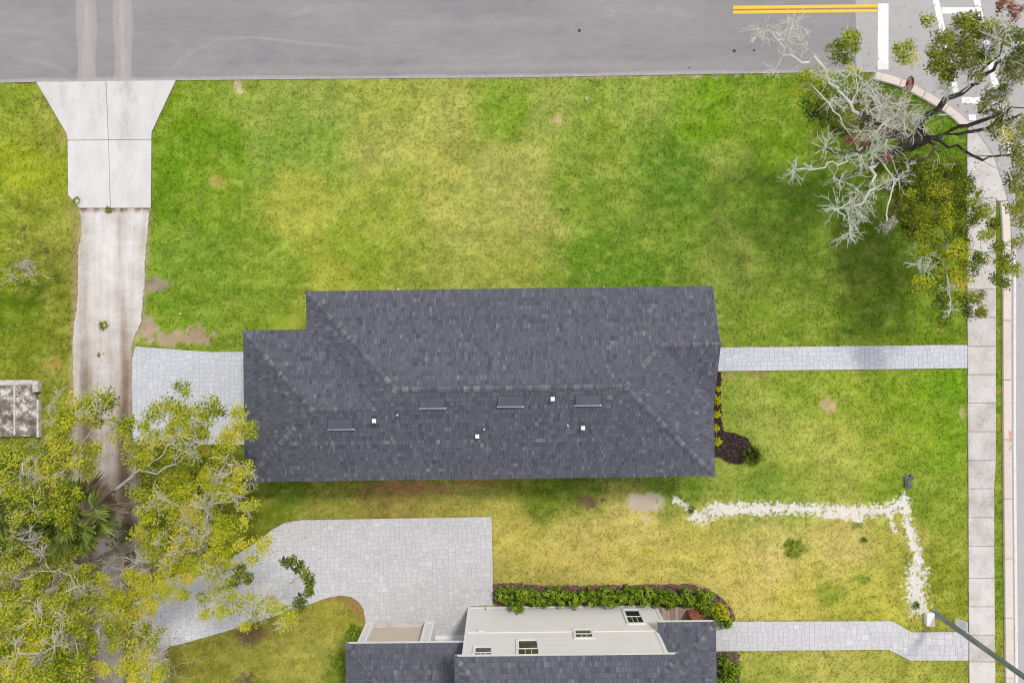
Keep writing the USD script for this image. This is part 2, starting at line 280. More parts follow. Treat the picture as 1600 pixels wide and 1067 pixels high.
P_ramp2 = [(1511, 245.5), (1552, 244.5), (1565.5, 285), (1574, 314), (1558, 314), (1555.5, 309.5), (1510.5, 309.5)]
curb_arc = [(1366, 119), (1390, 125), (1414, 133), (1446, 151), (1470, 165), (1492, 181), (1508, 197)]
curb_side = [(1567.5, 315), (1570, 340), (1571.5, 370), (1572, 440), (1572, 540), (1572.5, 640), (1573, 740), (1574, 840), (1575, 947), (1576, 1047), (1578, 1150)]
hard_px = [P_road, P_apron, P_patio, P_drive, P_path, P_walk2, P_sidewalk, P_ramp1, P_ramp2, P_pad]
hard = unary_union([Polygon(p).buffer(0) for p in hard_px] + [LineString(curb_arc).buffer(6.5), LineString(curb_side).buffer(6.5)])
soft = unary_union([Polygon(P_dirt).buffer(-4.5)] + [Polygon(p).buffer(-1) for p in (P_bed_front, P_bed_corner, P_bed_house)])

# ------------------------------------------------------------------ lawn colour
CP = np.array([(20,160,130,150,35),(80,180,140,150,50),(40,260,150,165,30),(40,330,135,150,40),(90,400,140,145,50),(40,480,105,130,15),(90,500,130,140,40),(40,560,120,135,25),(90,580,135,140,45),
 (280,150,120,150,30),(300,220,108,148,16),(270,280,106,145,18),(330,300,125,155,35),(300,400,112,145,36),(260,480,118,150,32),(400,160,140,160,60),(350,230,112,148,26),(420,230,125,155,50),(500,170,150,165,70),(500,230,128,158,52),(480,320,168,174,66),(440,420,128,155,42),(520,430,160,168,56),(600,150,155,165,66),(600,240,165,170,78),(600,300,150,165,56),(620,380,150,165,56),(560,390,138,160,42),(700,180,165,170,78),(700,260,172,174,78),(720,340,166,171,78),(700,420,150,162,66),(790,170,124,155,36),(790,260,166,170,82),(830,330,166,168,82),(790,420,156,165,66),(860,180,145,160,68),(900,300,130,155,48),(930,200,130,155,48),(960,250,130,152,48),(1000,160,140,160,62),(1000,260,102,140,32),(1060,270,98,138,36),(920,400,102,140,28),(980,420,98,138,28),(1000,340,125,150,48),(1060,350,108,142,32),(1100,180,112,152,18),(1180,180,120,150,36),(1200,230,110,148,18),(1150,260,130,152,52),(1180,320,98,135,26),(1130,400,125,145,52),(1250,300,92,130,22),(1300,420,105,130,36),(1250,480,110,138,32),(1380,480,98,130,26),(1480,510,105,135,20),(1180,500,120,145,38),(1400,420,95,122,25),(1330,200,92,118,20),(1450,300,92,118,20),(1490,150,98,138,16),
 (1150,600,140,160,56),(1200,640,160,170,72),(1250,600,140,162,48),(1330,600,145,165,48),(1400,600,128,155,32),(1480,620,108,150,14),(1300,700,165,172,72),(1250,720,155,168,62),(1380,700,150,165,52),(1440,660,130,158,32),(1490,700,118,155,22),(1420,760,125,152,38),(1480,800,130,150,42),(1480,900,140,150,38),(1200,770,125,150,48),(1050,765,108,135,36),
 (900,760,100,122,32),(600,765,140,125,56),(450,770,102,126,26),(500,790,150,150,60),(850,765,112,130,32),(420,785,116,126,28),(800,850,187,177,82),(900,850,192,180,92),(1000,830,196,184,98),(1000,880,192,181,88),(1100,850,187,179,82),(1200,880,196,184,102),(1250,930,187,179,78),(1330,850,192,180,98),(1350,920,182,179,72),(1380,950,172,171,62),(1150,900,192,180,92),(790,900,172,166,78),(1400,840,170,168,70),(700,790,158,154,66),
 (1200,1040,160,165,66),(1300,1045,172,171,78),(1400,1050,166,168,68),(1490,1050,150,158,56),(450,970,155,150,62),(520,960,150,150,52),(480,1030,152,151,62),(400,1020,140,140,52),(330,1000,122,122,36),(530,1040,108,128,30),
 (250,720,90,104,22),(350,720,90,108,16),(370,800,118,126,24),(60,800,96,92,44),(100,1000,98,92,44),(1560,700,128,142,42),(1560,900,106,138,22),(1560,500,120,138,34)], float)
CPc = lin(CP[:, 2], CP[:, 3], CP[:, 4]).reshape(3, -1).T if False else np.stack([lin(*c) for c in CP[:, 2:]]) / GAIN
SPOTS = [  # bare or differently coloured patches: x, y, rx, ry, colour, bareness
 (1010,786,30,14,(198,182,166),1.0),(1292,635,13,11,(196,172,128),.8),(918,784,13,9,(120,98,70),.6),(945,782,7,5,(110,90,64),.5),(650,762,60,10,(172,136,86),.6),(740,752,40,6,(150,122,70),.5),(560,938,16,16,(172,134,84),.7),(568,958,8,16,(168,128,80),.7),(530,935,26,6,(160,134,76),.4),
 (275,528,58,11,(186,160,136),1.0),(230,515,18,16,(184,160,138),.9),(310,522,14,12,(178,152,126),.8),(236,446,22,11,(160,142,128),.9),(338,286,14,9,(180,166,92),.5),(872,186,10,8,(198,176,124),.6),(372,135,5,12,(206,190,152),.7),(78,572,14,10,(186,160,90),.5),(110,330,9,40,(168,158,84),.3),(98,200,8,26,(176,160,90),.4),(118,470,8,90,(172,150,104),.5),(1010,862,9,6,(150,164,40),-.2),(1240,857,19,14,(104,126,40),-.3),(1340,820,9,7,(104,128,38),-.3),(1345,905,12,8,(120,140,40),-.2),
 (1120,795,8,8,(96,128,20),-.3),(1010,812,8,5,(204,190,150),.6),(1296,930,22,18,(140,156,44),-.2),(390,990,26,16,(130,104,66),.6),(1380,180,60,36,(120,100,74),.5),(150,905,90,50,(132,112,92),.6),(60,860,70,30,(110,94,72),.4),(700,119,500,2.2,(190,172,136),.5),(1240,112,60,3,(186,164,126),.5),(1135,588,16,6,(168,160,90),.3),(1180,585,26,4,(166,150,92),.3),(1504,640,4,12,(180,168,120),.4),(1560,610,5,6,(176,156,90),.5),(1560,655,5,6,(176,156,90),.5)]
SAND = [([(1082,806),(1098,808),(1120,800),(1150,794),(1190,796),(1240,794),(1290,797),(1340,799),(1385,797),(1408,786)], 9.5), ([(1110,792),(1150,792),(1200,792)], 7), ([(1412,778),(1416,800),(1422,830),(1432,862),(1437,890)], 8.5), ([(1434,892),(1430,915),(1433,938),(1437,950)], 15), ([(1390,805),(1400,830)], 4), ([(1055,782),(1070,790),(1086,800)], 5), ([(1290,805),(1330,806),(1345,812)], 6)]
dirt_poly = Polygon(P_dirt); slab_poly = unary_union([Polygon(P_apron), Polygon(P_road).buffer(0).intersection(sbox(0, 60, 1360, 160)), Polygon(P_drive).buffer(0), Polygon(P_path), Polygon(P_walk2).buffer(0), Polygon(P_sidewalk)])
for _q in (dirt_poly, slab_poly): shapely.prepare(_q)
def fb(px, py, s, o=4, seed=0, sx=1.0): return meshkit.fbm(np.stack([px / s * sx, py / s, np.zeros_like(px)], -1), o, seed)
def sand_field(px, py):
    q = shapely.points(px, py); f = np.full(px.shape, -1.0)
    for pts, w in SAND: f = np.maximum(f, 1 - shapely.distance(q, LineString(pts)) / (2.2 * w))
    return np.clip(f, -1, 1)                                         # 0.5 at the traced edge
def lawn(px, py):
    """Albedo and bareness of the lawn at pixel positions."""
    wx = px + 26 * (fb(px, py, 40, 3, 1) - .5) * 2; wy = py + 22 * (fb(px, py, 40, 3, 2) - .5) * 2
    num = np.zeros(px.shape + (3,)); den = np.zeros(px.shape)
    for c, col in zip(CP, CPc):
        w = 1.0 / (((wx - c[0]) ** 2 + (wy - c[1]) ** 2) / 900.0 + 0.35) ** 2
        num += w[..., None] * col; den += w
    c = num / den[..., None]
    n1 = fb(px, py, 46, 4, 3, 0.7); n2 = fb(px, py, 11, 3, 4, 0.6)
    cell = meshkit.noise(np.stack([np.floor((px + 3 * (n2 - .5)) / 27), np.floor((py + 3 * (n1 - .5)) / 17), np.zeros_like(px)], -1), 12)
    hs = fb(px, py, 5, 2, 15, .12); vs = fb(px, py, 60, 2, 16, 10.0); n4 = fb(px, py, 4.5, 2, 17)
    k = (0.88 + 0.24 * n1) * (0.78 + 0.44 * n2) * (.90 + .20 * hs) * (.94 + .12 * vs) * (.84 + .32 * n4) * (.94 + .12 * cell) * 1.16
    dry = np.clip((n1 - .56) * 3, 0, 1) * 0.06 + np.clip((n2 - .52) * 4, 0, 1) * 0.18 + np.clip((n4 - .58) * 4, 0, 1) * .16
    c = c * k[..., None] * np.array([0.985, .955, 1.06]); c = c * (1 - dry[..., None]) + dry[..., None] * np.array(alb(200, 190, 112))
    lush = np.clip((.44 - n1) * 4, 0, 1) * .3 + np.clip((.42 - n2) * 4, 0, 1) * .25
    c = c * (1 - lush[..., None]) + lush[..., None] * c * np.array([.74, .95, .6])
    bare = np.zeros(px.shape)
    n3 = fb(px, py, 9, 4, 5)
    q = shapely.points(px, py)
    e1 = np.clip(1.25 - shapely.distance(q, dirt_poly) / (4 + 11 * n3 ** 2), 0, 1) * (.35 + .65 * n4); e2 = np.clip(1 - shapely.distance(q, slab_poly) / (2 + 6 * n3 ** 2), 0, 1) * .55
    c = c * (1 - e1[..., None] * .85) + e1[..., None] * .85 * np.array(alb(190, 168, 132)) * (.8 + .4 * n2)[..., None]; c = c * (1 - e2[..., None] * .7) + e2[..., None] * .7 * np.array(alb(158, 138, 70))
    bare = np.maximum(bare, e1 * .75)
    for x, y, rx, ry, col, b in SPOTS:
        d = np.hypot((px - x) / rx, (py - y) / ry) + (n3 - .5) * 1.9
        w = np.clip((1.15 - d) * 3.0, 0, 1) * (0.9 if abs(b) > .55 else 0.75)
        c = c * (1 - w[..., None]) + w[..., None] * np.array(alb(*col)) * (.8 + .4 * n2)[..., None]; bare = np.maximum(bare, w * b)
    return c, bare

# ------------------------------------------------------------------ lawn sheet
fx = np.arange(-29.6, 30.2, 0.13); fy = np.arange(-22.2, 18.4, 0.13)
gx = np.r_[-260, -150, -90, -60, -45, -36, -32, fx, 33, 37, 46, 60, 90, 150, 260]; gy = np.r_[-260, -150, -90, -60, -45, -34, -27, -24, fy, 21, 24, 32, 45, 60, 90, 150, 260]
GX, GY = np.meshgrid(gx, gy); px, py = GX * S + NX, NY - GY * S
inside = (np.abs(px - 800) < 950) & (np.abs(py - 533) < 700)
col = np.empty(px.shape + (3,)); col[:] = alb(124, 144, 46); bare = np.zeros(px.shape)
c_, b_ = lawn(px[inside], py[inside]); col[inside] = c_; bare[inside] = b_
sand = np.full(px.shape, -1.0); nr = inside & (px > 1030) & (px < 1480) & (py > 750) & (py < 980)
sand[nr] = sand_field(px[nr], py[nr])
nz = (fb(px, py, 14, 3, 8) - .5) * 0.05 * inside
ny_, nx_ = GX.shape; idx = np.arange(ny_ * nx_).reshape(ny_, nx_)
q = np.stack([idx[:-1, :-1], idx[:-1, 1:], idx[1:, 1:], idx[1:, :-1]], -1).reshape(-1, 4)
V = np.stack([GX, GY, -0.03 + np.clip(nz, -.02, .02)], -1).reshape(-1, 3)
M['lawn'] = usdkit.material(stage, '/World/Looks/lawn_soil', {
    'a': ('attribute', {'attribute': 'tint'}), 's': ('attribute', {'attribute': 'sand'}), 'g': ('geometry', {}),
    'n': ('noise_texture', {'scale': 4.5, 'detail': 7.0, 'roughness': 0.72}), 'n2': ('noise_texture', {'scale': 22.0, 'detail': 4.0, 'roughness': 0.7}),
    'nm': ('math', {'math_type': 'multiply_add', 'value2': 3.0, 'value3': -1.66}), 'ad': ('math', {'math_type': 'add'}),
    'mr': ('map_range', {'range_type': 'smoothstep', 'from_min': 0.30, 'from_max': 0.60, 'clamp': True}),
    'rs': ('rgb_ramp', {'ramp': [(0.3, alb(192, 182, 166)), (0.48, alb(222, 215, 205)), (0.68, alb(242, 239, 234))]}),
    'rg': ('rgb_ramp', {'ramp': [(0.25, (0.82,) * 3), (0.5, (1.0,) * 3), (0.75, (1.2,) * 3)]}),
    'mu': ('mix_color', {'blend_type': 'multiply', 'fac': 1.0, 'use_clamp': False}), 'mx': ('mix_color', {}),
    'b': ('bump', {'strength': 0.2, 'distance': 0.03}), 'p': ('principled_bsdf', {'roughness': 0.95, 'specular_ior_level': 0.1})},
    [('g.position', 'n.vector'), ('g.position', 'n2.vector'), ('n.fac', 'nm.value1'), ('nm.value', 'ad.value1'), ('s.fac', 'ad.value2'), ('ad.value', 'mr.value'),
     ('n2.fac', 'rs.fac'), ('n2.fac', 'rg.fac'), ('a.color', 'mu.a'), ('rg.color', 'mu.b'), ('mr.result', 'mx.fac'), ('mu.result', 'mx.a'), ('rs.color', 'mx.b'),
     ('n2.fac', 'b.height'), ('b.normal', 'p.normal'), ('mx.result', 'p.base_color')], surface='p.BSDF')
F = np.vstack([q[:, [0, 1, 2]], q[:, [0, 2, 3]]])
tag(put('/World/ground', V, F, M['lawn'], tint=col.reshape(-1, 3) * 0.95, extra={'sand': sand.ravel()}), kind='structure')

# ------------------------------------------------------------------ grass blades
def grass(n, seed):
    g = np.random.default_rng(seed)
    x = g.uniform(-28.6, 29.2, n); y = g.uniform(-21.3, 13.4, n); px, py = x * S + NX, NY - y * S
    keep = ~shapely.contains_xy(hard, px, py) & ~shapely.contains_xy(soft, px, py)
    keep &= ~((np.abs(px - 750) < 330) & (np.abs(py - 600) < 108))   # under the large house
    x, y, px, py = (a[keep] for a in (x, y, px, py))
    c, b = lawn(px, py)
    near = (px > 1030) & (px < 1480) & (py > 750) & (py < 980)
    sd = np.full(px.shape, -1.0); sd[near] = sand_field(px[near], py[near])
    sd += (fb(px, py, 7, 3, 21) - .5) * 1.9
    keep = (g.random(len(px)) > np.clip(b, 0, 1) * 1.15) & (sd < 0.5 + .3 * g.random(len(px)))
    x, y, c, b = x[keep], y[keep], c[keep], b[keep]; n = len(x)
    B = 3
    x = np.repeat(x, B) + g.normal(0, .025, n * B); y = np.repeat(y, B) + g.normal(0, .025, n * B); c = np.repeat(c, B, 0); b = np.repeat(b, B)
    a = g.uniform(0, 2 * np.pi, n * B); L = g.uniform(.045, .10, n * B) * (1 + .5 * np.clip(-b, 0, 1)); ln = g.uniform(.35, .95, n * B); w = g.uniform(.010, .019, n * B)
    d = np.c_[np.cos(a), np.sin(a)]; e = np.c_[-d[:, 1], d[:, 0]]
    base = np.c_[x, y, np.full(n * B, -0.035)]
    tip = base + np.c_[d * (L * ln)[:, None], L * np.sqrt(1 - ln ** 2 * .8)]
    side = np.c_[e * w[:, None], np.zeros(n * B)]
    mid = base + (tip - base) * .5 + np.c_[np.zeros((n * B, 2)), .012 * np.ones(n * B)]
    v = np.stack([base - side * .7, base + side * .7, mid + side, mid - side, tip], 1).reshape(-1, 3)
    i = np.arange(n * B)[:, None] * 5
    f = np.concatenate([i + [0, 1, 2], i + [0, 2, 3], i + [3, 2, 4]], 1).reshape(-1, 3)
    br = np.clip(g.normal(1.22, .34, n * B), .45, 2.2); yl = g.random(n * B)
    cc = c * br[:, None]; cc = np.where((yl > .9)[:, None], cc * .45 + np.array(alb(222, 212, 140)) * .6, cc)
    return v, f, np.repeat(cc, 5, 0)
M['blade'] = usdkit.material(stage, '/World/Looks/grass_blade', {
    'a': ('attribute', {'attribute': 'tint'}), 'p': ('principled_bsdf', {'roughness': 0.6, 'specular_ior_level': 0.2}), 't': ('translucent_bsdf', {}), 'm': ('mix_closure', {'fac': 0.25})},
    [('a.color', 'p.base_color'), ('a.color', 't.color'), ('p.BSDF', 'm.closure1'), ('t.BSDF', 'm.closure2')], surface='m.closure')
gv, gf, gc = grass(170000, 3)
tag(put('/World/grass', gv, gf, M['blade'], tint=gc), 'short mown lawn grass, green to straw yellow, around both houses', 'grass', kind='stuff')

# ------------------------------------------------------------------ roads, marks, kerbs
def sheet(name, pts, h, m, label=None, cat=None, kind='structure', group=None, parent=None):
    b = MB().prism(PX(pts), h - 0.003, h)
    return part(parent, name, b, m, label) if parent else top(name, b, m, label, cat, group, kind)
sheet('road', P_road, 0.010, M['asphalt'])
sheet('old_road', [(1338, 114), (1362, 113.2), (1395, 121.2), (1417, 127.2), (1446, 143.2), (1470, 156.2), (1495, 176.2), (1514, 194.2), (1530, 211.2), (1552, 242.2), (1566, 284.2), (1577, 320), (1582.2, 400), (1584.2, 700), (1589.2, 1067), (1604.2, 4900), (1849, 4900), (1835.5, 1067), (1832.5, 400), (1839, 150), (1880, 104), (2100, 106), (2100, -100), (1335, -96)], 0.014, M['old_asphalt'])
# dusty wheel tracks across the road from the drive
M['dust'] = usdkit.material(stage, '/World/Looks/dust_track', {
    'g': ('geometry', {}), 'mp': ('mapping', {'scale': (2.2, .25, 1)}), 'n': ('noise_texture', {'scale': 2.0, 'detail': 5.0, 'roughness': .6}), 'a': ('attribute', {'attribute': 'tone'}),
    'mu': ('math', {'math_type': 'multiply'}), 'ml': ('math', {'math_type': 'multiply', 'value2': 1.5, 'use_clamp': True}), 'd': ('principled_bsdf', {'base_color': alb(200, 195, 191), 'roughness': .95, 'specular_ior_level': .1}), 't': ('transparent_bsdf', {}), 'm': ('mix_closure', {})},
    [('g.position', 'mp.vector'), ('mp.vector', 'n.vector'), ('n.fac', 'mu.value1'), ('a.fac', 'mu.value2'), ('mu.value', 'ml.value1'), ('ml.value', 'm.fac'), ('t.BSDF', 'm.closure1'), ('d.BSDF', 'm.closure2')], surface='m.closure')
for xc, wd in ((134, 16), (191, 15)):
    mb = MB(); ys = np.linspace(126.5, -90, 24); xs = np.linspace(-1, 1, 9)
    vv = np.array([[*W(xc + wd * u * (1 + .1 * math.sin(y * .05)) + 2 * math.sin(y * .02), y)[:2], 0.014] for y in ys for u in xs])
    tt = np.array([max(0, 1 - abs(u)) ** .55 * .85 for y in ys for u in xs]); k = np.arange(24 * 9).reshape(24, 9)
    mb.add(vv, np.stack([k[:-1, :-1], k[:-1, 1:], k[1:, 1:], k[1:, :-1]], -1).reshape(-1, 4), tt)
    top('dust_track', mb, M['dust'], kind='structure')
ed = np.array([(x, y) for x, y in zip(np.linspace(0, 1360, 90), np.interp(np.linspace(0, 1360, 90), *zip(*P_road[1:9])))])
mb = MB(); us = np.linspace(0, 1, 5); wv0 = 3.2 + 5 * fb(ed[:, 0], ed[:, 0] * 0, 40, 3, 55) ; vv = np.array([[*W(x, y + .4 - u * w_)[:2], .0135] for (x, y), w_ in zip(ed, wv0) for u in us]); k = np.arange(90 * 5).reshape(90, 5)
mb.add(vv, np.stack([k[:-1, :-1], k[1:, :-1], k[1:, 1:], k[:-1, 1:]], -1).reshape(-1, 4), np.tile((1 - us) ** .7 * .95, 90))
top('road_edge_dust', mb, M['dust'], kind='structure')
for pts_, wd, tn in (([(262, 118), (285, 92), (310, 76), (335, 66)], 5, .30), ([(330, 64), (360, 60), (400, 59), (432, 62), (480, 68), (560, 76)], 3.5, .5), ([(20, 92), (60, 96), (95, 108), (112, 122)], 6, .28), ([(450, 26), (470, 20), (490, 16)], 5, .3), ([(600, 40), (760, 36), (920, 30)], 16, .2), ([(100, 60), (50, 52), (0, 50)], 8, .2), ([(300, 112), (700, 106), (1200, 100)], 9, .22)):
    ls = LineString(pts_); a_ = np.array([ls.interpolate(t_, normalized=True).coords[0] for t_ in np.linspace(0, 1, 16)]); tg = np.gradient(a_, axis=0); tg /= np.linalg.norm(tg, axis=1, keepdims=True); nn = np.c_[-tg[:, 1], tg[:, 0]]
    us = np.linspace(-1, 1, 5); h_ = .0142 + .0003 * R.random(); vv = np.array([[*W(*(p_ + n_ * u * wd))[:2], h_] for p_, n_ in zip(a_, nn) for u in us]); k = np.arange(80).reshape(16, 5)
    mb = MB().add(vv, np.stack([k[:-1, :-1], k[:-1, 1:], k[1:, 1:], k[1:, :-1]], -1).reshape(-1, 4), np.array([(1 - abs(u)) * tn * .28 * math.sin(math.pi * (j + .5) / 16) ** .5 for j in range(16) for u in us]))
    top('tyre_scuff', mb, M['dust'], kind='structure')
mk = thing('road_markings', kind='structure')
def mark(pts, m, h=0.019, name='painted_line'): sheet(name, pts, h, m, parent=mk)
mark([(1145, 9.6), (1371, 7.2), (1371, 12.2), (1145, 14.8)], M['paint_yellow'])
mark([(1145, 17.2), (1371, 14.6), (1371, 19.4), (1145, 22.2)], M['paint_yellow'])
mark([(1145, 14.9), (1371, 12.3), (1371, 14.5), (1145, 17.1)], M['paint_brown'], 0.0185, 'worn_gap')
mark([(1371.5, 6), (1388, 6), (1388, 109), (1371, 109)], M['paint_white'], name='stop_line')
xl = lambda y: 1457 + .222 * y
mark([(xl(-70), -70), (xl(-70) + 10, -70), (xl(152) + 9, 152), (xl(152), 152)], M['paint_white'], name='crossing_line')
mark([(xl(-70) + 64, -70), (xl(-70) + 74, -70), (xl(240) + 73, 240), (xl(240) + 63, 240)], M['paint_white'], name='crossing_line')
for y in (-53, 17, 87, 157): mark([(xl(y) + 10, y - 5), (xl(y) + 63.5, y - 5), (xl(y) + 64, y + 5), (xl(y) + 11, y + 5)], M['paint_white'], 0.0192, 'crossing_bar')
mark([(1513, 179), (1524, 179), (1525, 188), (1514, 188)], M['paint_white'], name='crossing_bar')
mark([(1583.4, 390), (1587.4, 390), (1587.2, 700), (1590.6, 1067), (1593, 1250), (1588.6, 1250), (1586.2, 1067), (1583.2, 700)], M['paint_worn'], name='edge_line')
mark([(1579, 392), (1583.2, 392), (1583, 700), (1586, 1067), (1588, 1250), (1583, 1250), (1581.6, 1067), (1579.2, 700)], M['gutter'], 0.0225, 'gutter')
kb = thing('kerb', kind='structure')
def band(line, w, h0, h1, parent, name, m, seg, gap=0.35, ch=0.02):
    ls = LineString(line); n = max(1, round(ls.length / seg))
    for i in range(n):
        a = [ls.interpolate(ls.length * (i + (j / 4)) / n + (gap if j == 0 else -gap if j == 4 else 0)).coords[0] for j in range(5)]
        A = np.array(a); tg = np.gradient(A, axis=0); tg /= np.linalg.norm(tg, axis=1, keepdims=True); nn = np.c_[-tg[:, 1], tg[:, 0]] * w / 2
        part(parent, name, MB().prism(PX(np.vstack([A + nn, (A - nn)[::-1]])), h0, h1 + R.normal(0, .003), R.uniform(.2, .8), ch=ch), m)
band(curb_arc, 12, -.1, .11, kb, 'kerb_stone', M['kerb'], 42)
band(curb_side, 12.5, -.1, .11, kb, 'kerb_stone', M['kerb'], 88)
# red utility paint on the kerb
up = thing('utility_paint', kind='structure')
def stroke(pts, m, w=1.1):
    for a, b in zip(pts[:-1], pts[1:]):
        a, b = np.array(a, float), np.array(b, float); d = (b - a) / np.linalg.norm(b - a); n_ = np.array([-d[1], d[0]]) * w / 2
        sheet('paint_stroke', [a + n_ - d * .3, b + n_ + d * .3, b - n_ + d * .3, a - n_ - d * .3], 0.1222 + .0004 * R.random(), m, parent=up)
stroke([(1573.5, 673.5), (1579, 673)], M['paint_red'], 1.4)
stroke([(1575.2, 675.2), (1578.4, 676.5), (1575.4, 678.2), (1578.4, 680), (1575.4, 681.4)], M['paint_red'], 1.5)
stroke([(1575.4, 683.2), (1578.4, 684), (1576.4, 685.6), (1578.4, 687.4), (1575.3, 688.2)], M['paint_red'], 1.4)
stroke([(1576.2, 694), (1577.2, 697)], M['paint_tan']); stroke([(1574.6, 698.5), (1575, 701.3), (1577, 701.8), (1578.2, 699.6), (1577.6, 697.6)], M['paint_tan'], 1.2)

# ------------------------------------------------------------------ pavements
sw = thing('sidewalk', kind='structure')
part(sw, 'bedding', MB().prism(PX(np.array(P_sidewalk)), -.06, 0.012), M['joint_dark'])
for a, b in zip(walk_rows[:-1], walk_rows[1:]):
    (l0, r0), (l1, r1) = walk_edge(a), walk_edge(b)
    part(sw, 'paving_slab', MB().prism(PX([(l0, a + .4), (r0, a + .4), (r1, b - .4), (l1, b - .4)]), -.05, .04 + R.normal(0, .004), R.uniform(0, 1), ch=.012), M['walk'])
for p_, q_ in ((P_ramp1, .55), (P_ramp2, .8)): part(sw, 'ramp_slab', MB().prism(PX(p_), -.05, .035, q_, ch=.012), M['walk'])
ap = thing('driveway', kind='structure')
part(ap, 'bedding', MB().prism(PX(P_apron), -.06, .016), M['joint_dark'])
for p_ in ([(57, 128.5), (165.6, 127.2), (169.4, 218.6), (106.2, 219), (104, 208)], [(166.3, 127.2), (275, 126), (237, 207), (236.8, 218), (170.2, 218.5)],
           [(106.2, 219.8), (169.6, 219.4), (172.5, 325), (125, 325), (107, 305)], [(170.3, 219.4), (236.8, 218.8), (236, 325), (173.2, 325)]):
    part(ap, 'concrete_panel', MB().prism(PX(p_), -.05, .034 + R.normal(0, .002), R.uniform(.2, .8), ch=.01), M['concrete'])
# sandy track beyond the concrete
M['track'] = usdkit.material(stage, '/World/Looks/sandy_track', {
    'g': ('geometry', {}), 'mp': ('mapping', {'scale': (3.2, .16, 1)}), 'n': ('noise_texture', {'scale': 1.0, 'detail': 6.0, 'roughness': .65}), 'n2': ('noise_texture', {'scale': .9, 'detail': 8.0, 'roughness': .68}),
    'n3': ('noise_texture', {'scale': 16.0, 'detail': 4.0}), 'mf': ('mix_float', {'fac': .55}), 'mg': ('mix_float', {'fac': .25}), 'ma': ('mix_float', {'fac': .48}), 'a': ('attribute', {'attribute': 'tone'}),
    'r': ('rgb_ramp', {'ramp': [(.30, alb(116, 98, 82)), (.40, alb(156, 140, 126)), (.475, alb(186, 175, 165)), (.535, alb(207, 200, 194)), (.585, alb(224, 220, 216)), (.64, alb(236, 233, 230))]}),
    'b': ('bump', {'strength': .5, 'distance': .03}), 'p': ('principled_bsdf', {'roughness': .95, 'specular_ior_level': .1})},
    [('g.position', 'mp.vector'), ('mp.vector', 'n.vector'), ('g.position', 'n2.vector'), ('g.position', 'n3.vector'), ('n.fac', 'mf.a'), ('n2.fac', 'mf.b'), ('mf.result', 'mg.a'), ('n3.fac', 'mg.b'), ('mg.result', 'ma.a'), ('a.fac', 'ma.b'), ('ma.result', 'r.fac'), ('n3.fac', 'b.height'), ('b.normal', 'p.normal'), ('r.color', 'p.base_color')], surface='p.BSDF')
rp = Polygon(rough(rough(P_dirt, 22, 2.6, 8), 2.2, .9, 5)).buffer(0)
pts = np.array([(x, y) for x in np.arange(106, 268, 4) for y in np.arange(318, 1104, 8)], float); pts = pts[shapely.contains_xy(rp.buffer(-2), pts[:, 0], pts[:, 1])]
ring = np.asarray(rp.exterior.coords)[:-1]
from scipy.spatial import Delaunay
allp = np.vstack([ring, pts]); tri = Delaunay(allp).simplices; cen = allp[tri].mean(1); tri = tri[shapely.contains_xy(rp, cen[:, 0], cen[:, 1])]
def trk(x, y):
    """Lightness of the sandy track: two wheel ruts, darker and browner further along; weed spots."""
    u = x - 0.02 * (y - 330); v = .60 - .08 * np.clip((y - 480) / 150, 0, 1)
    far = np.clip((y - 470) / 160, 0, 1)
    v = v - (.12 + .26 * far) * np.exp(-((u - 189 + 3 * np.sin(y * .02)) / 9) ** 2) - (.14 + .22 * np.clip((y - 560) / 80, 0, 1)) * np.exp(-((u - 128) / 9) ** 2)
    v = v + .12 * np.exp(-((y - 390) / 50) ** 2) * np.exp(-((u - 170) / 22) ** 2)
    v = v - .5 * np.exp(-((y - 326) / 3.5) ** 2) * (.4 + .6 * (np.sin(x * .3) > 0)) - .14 * np.clip((y - 620) / 60, 0, 1)
    return np.clip(v, 0, 1)
top('dirt_track', (np.c_[np.array(PX(allp)), np.full(len(allp), .006)], orient(np.array(PX(allp)), tri), trk(allp[:, 0], allp[:, 1])), M['track'], kind='structure')

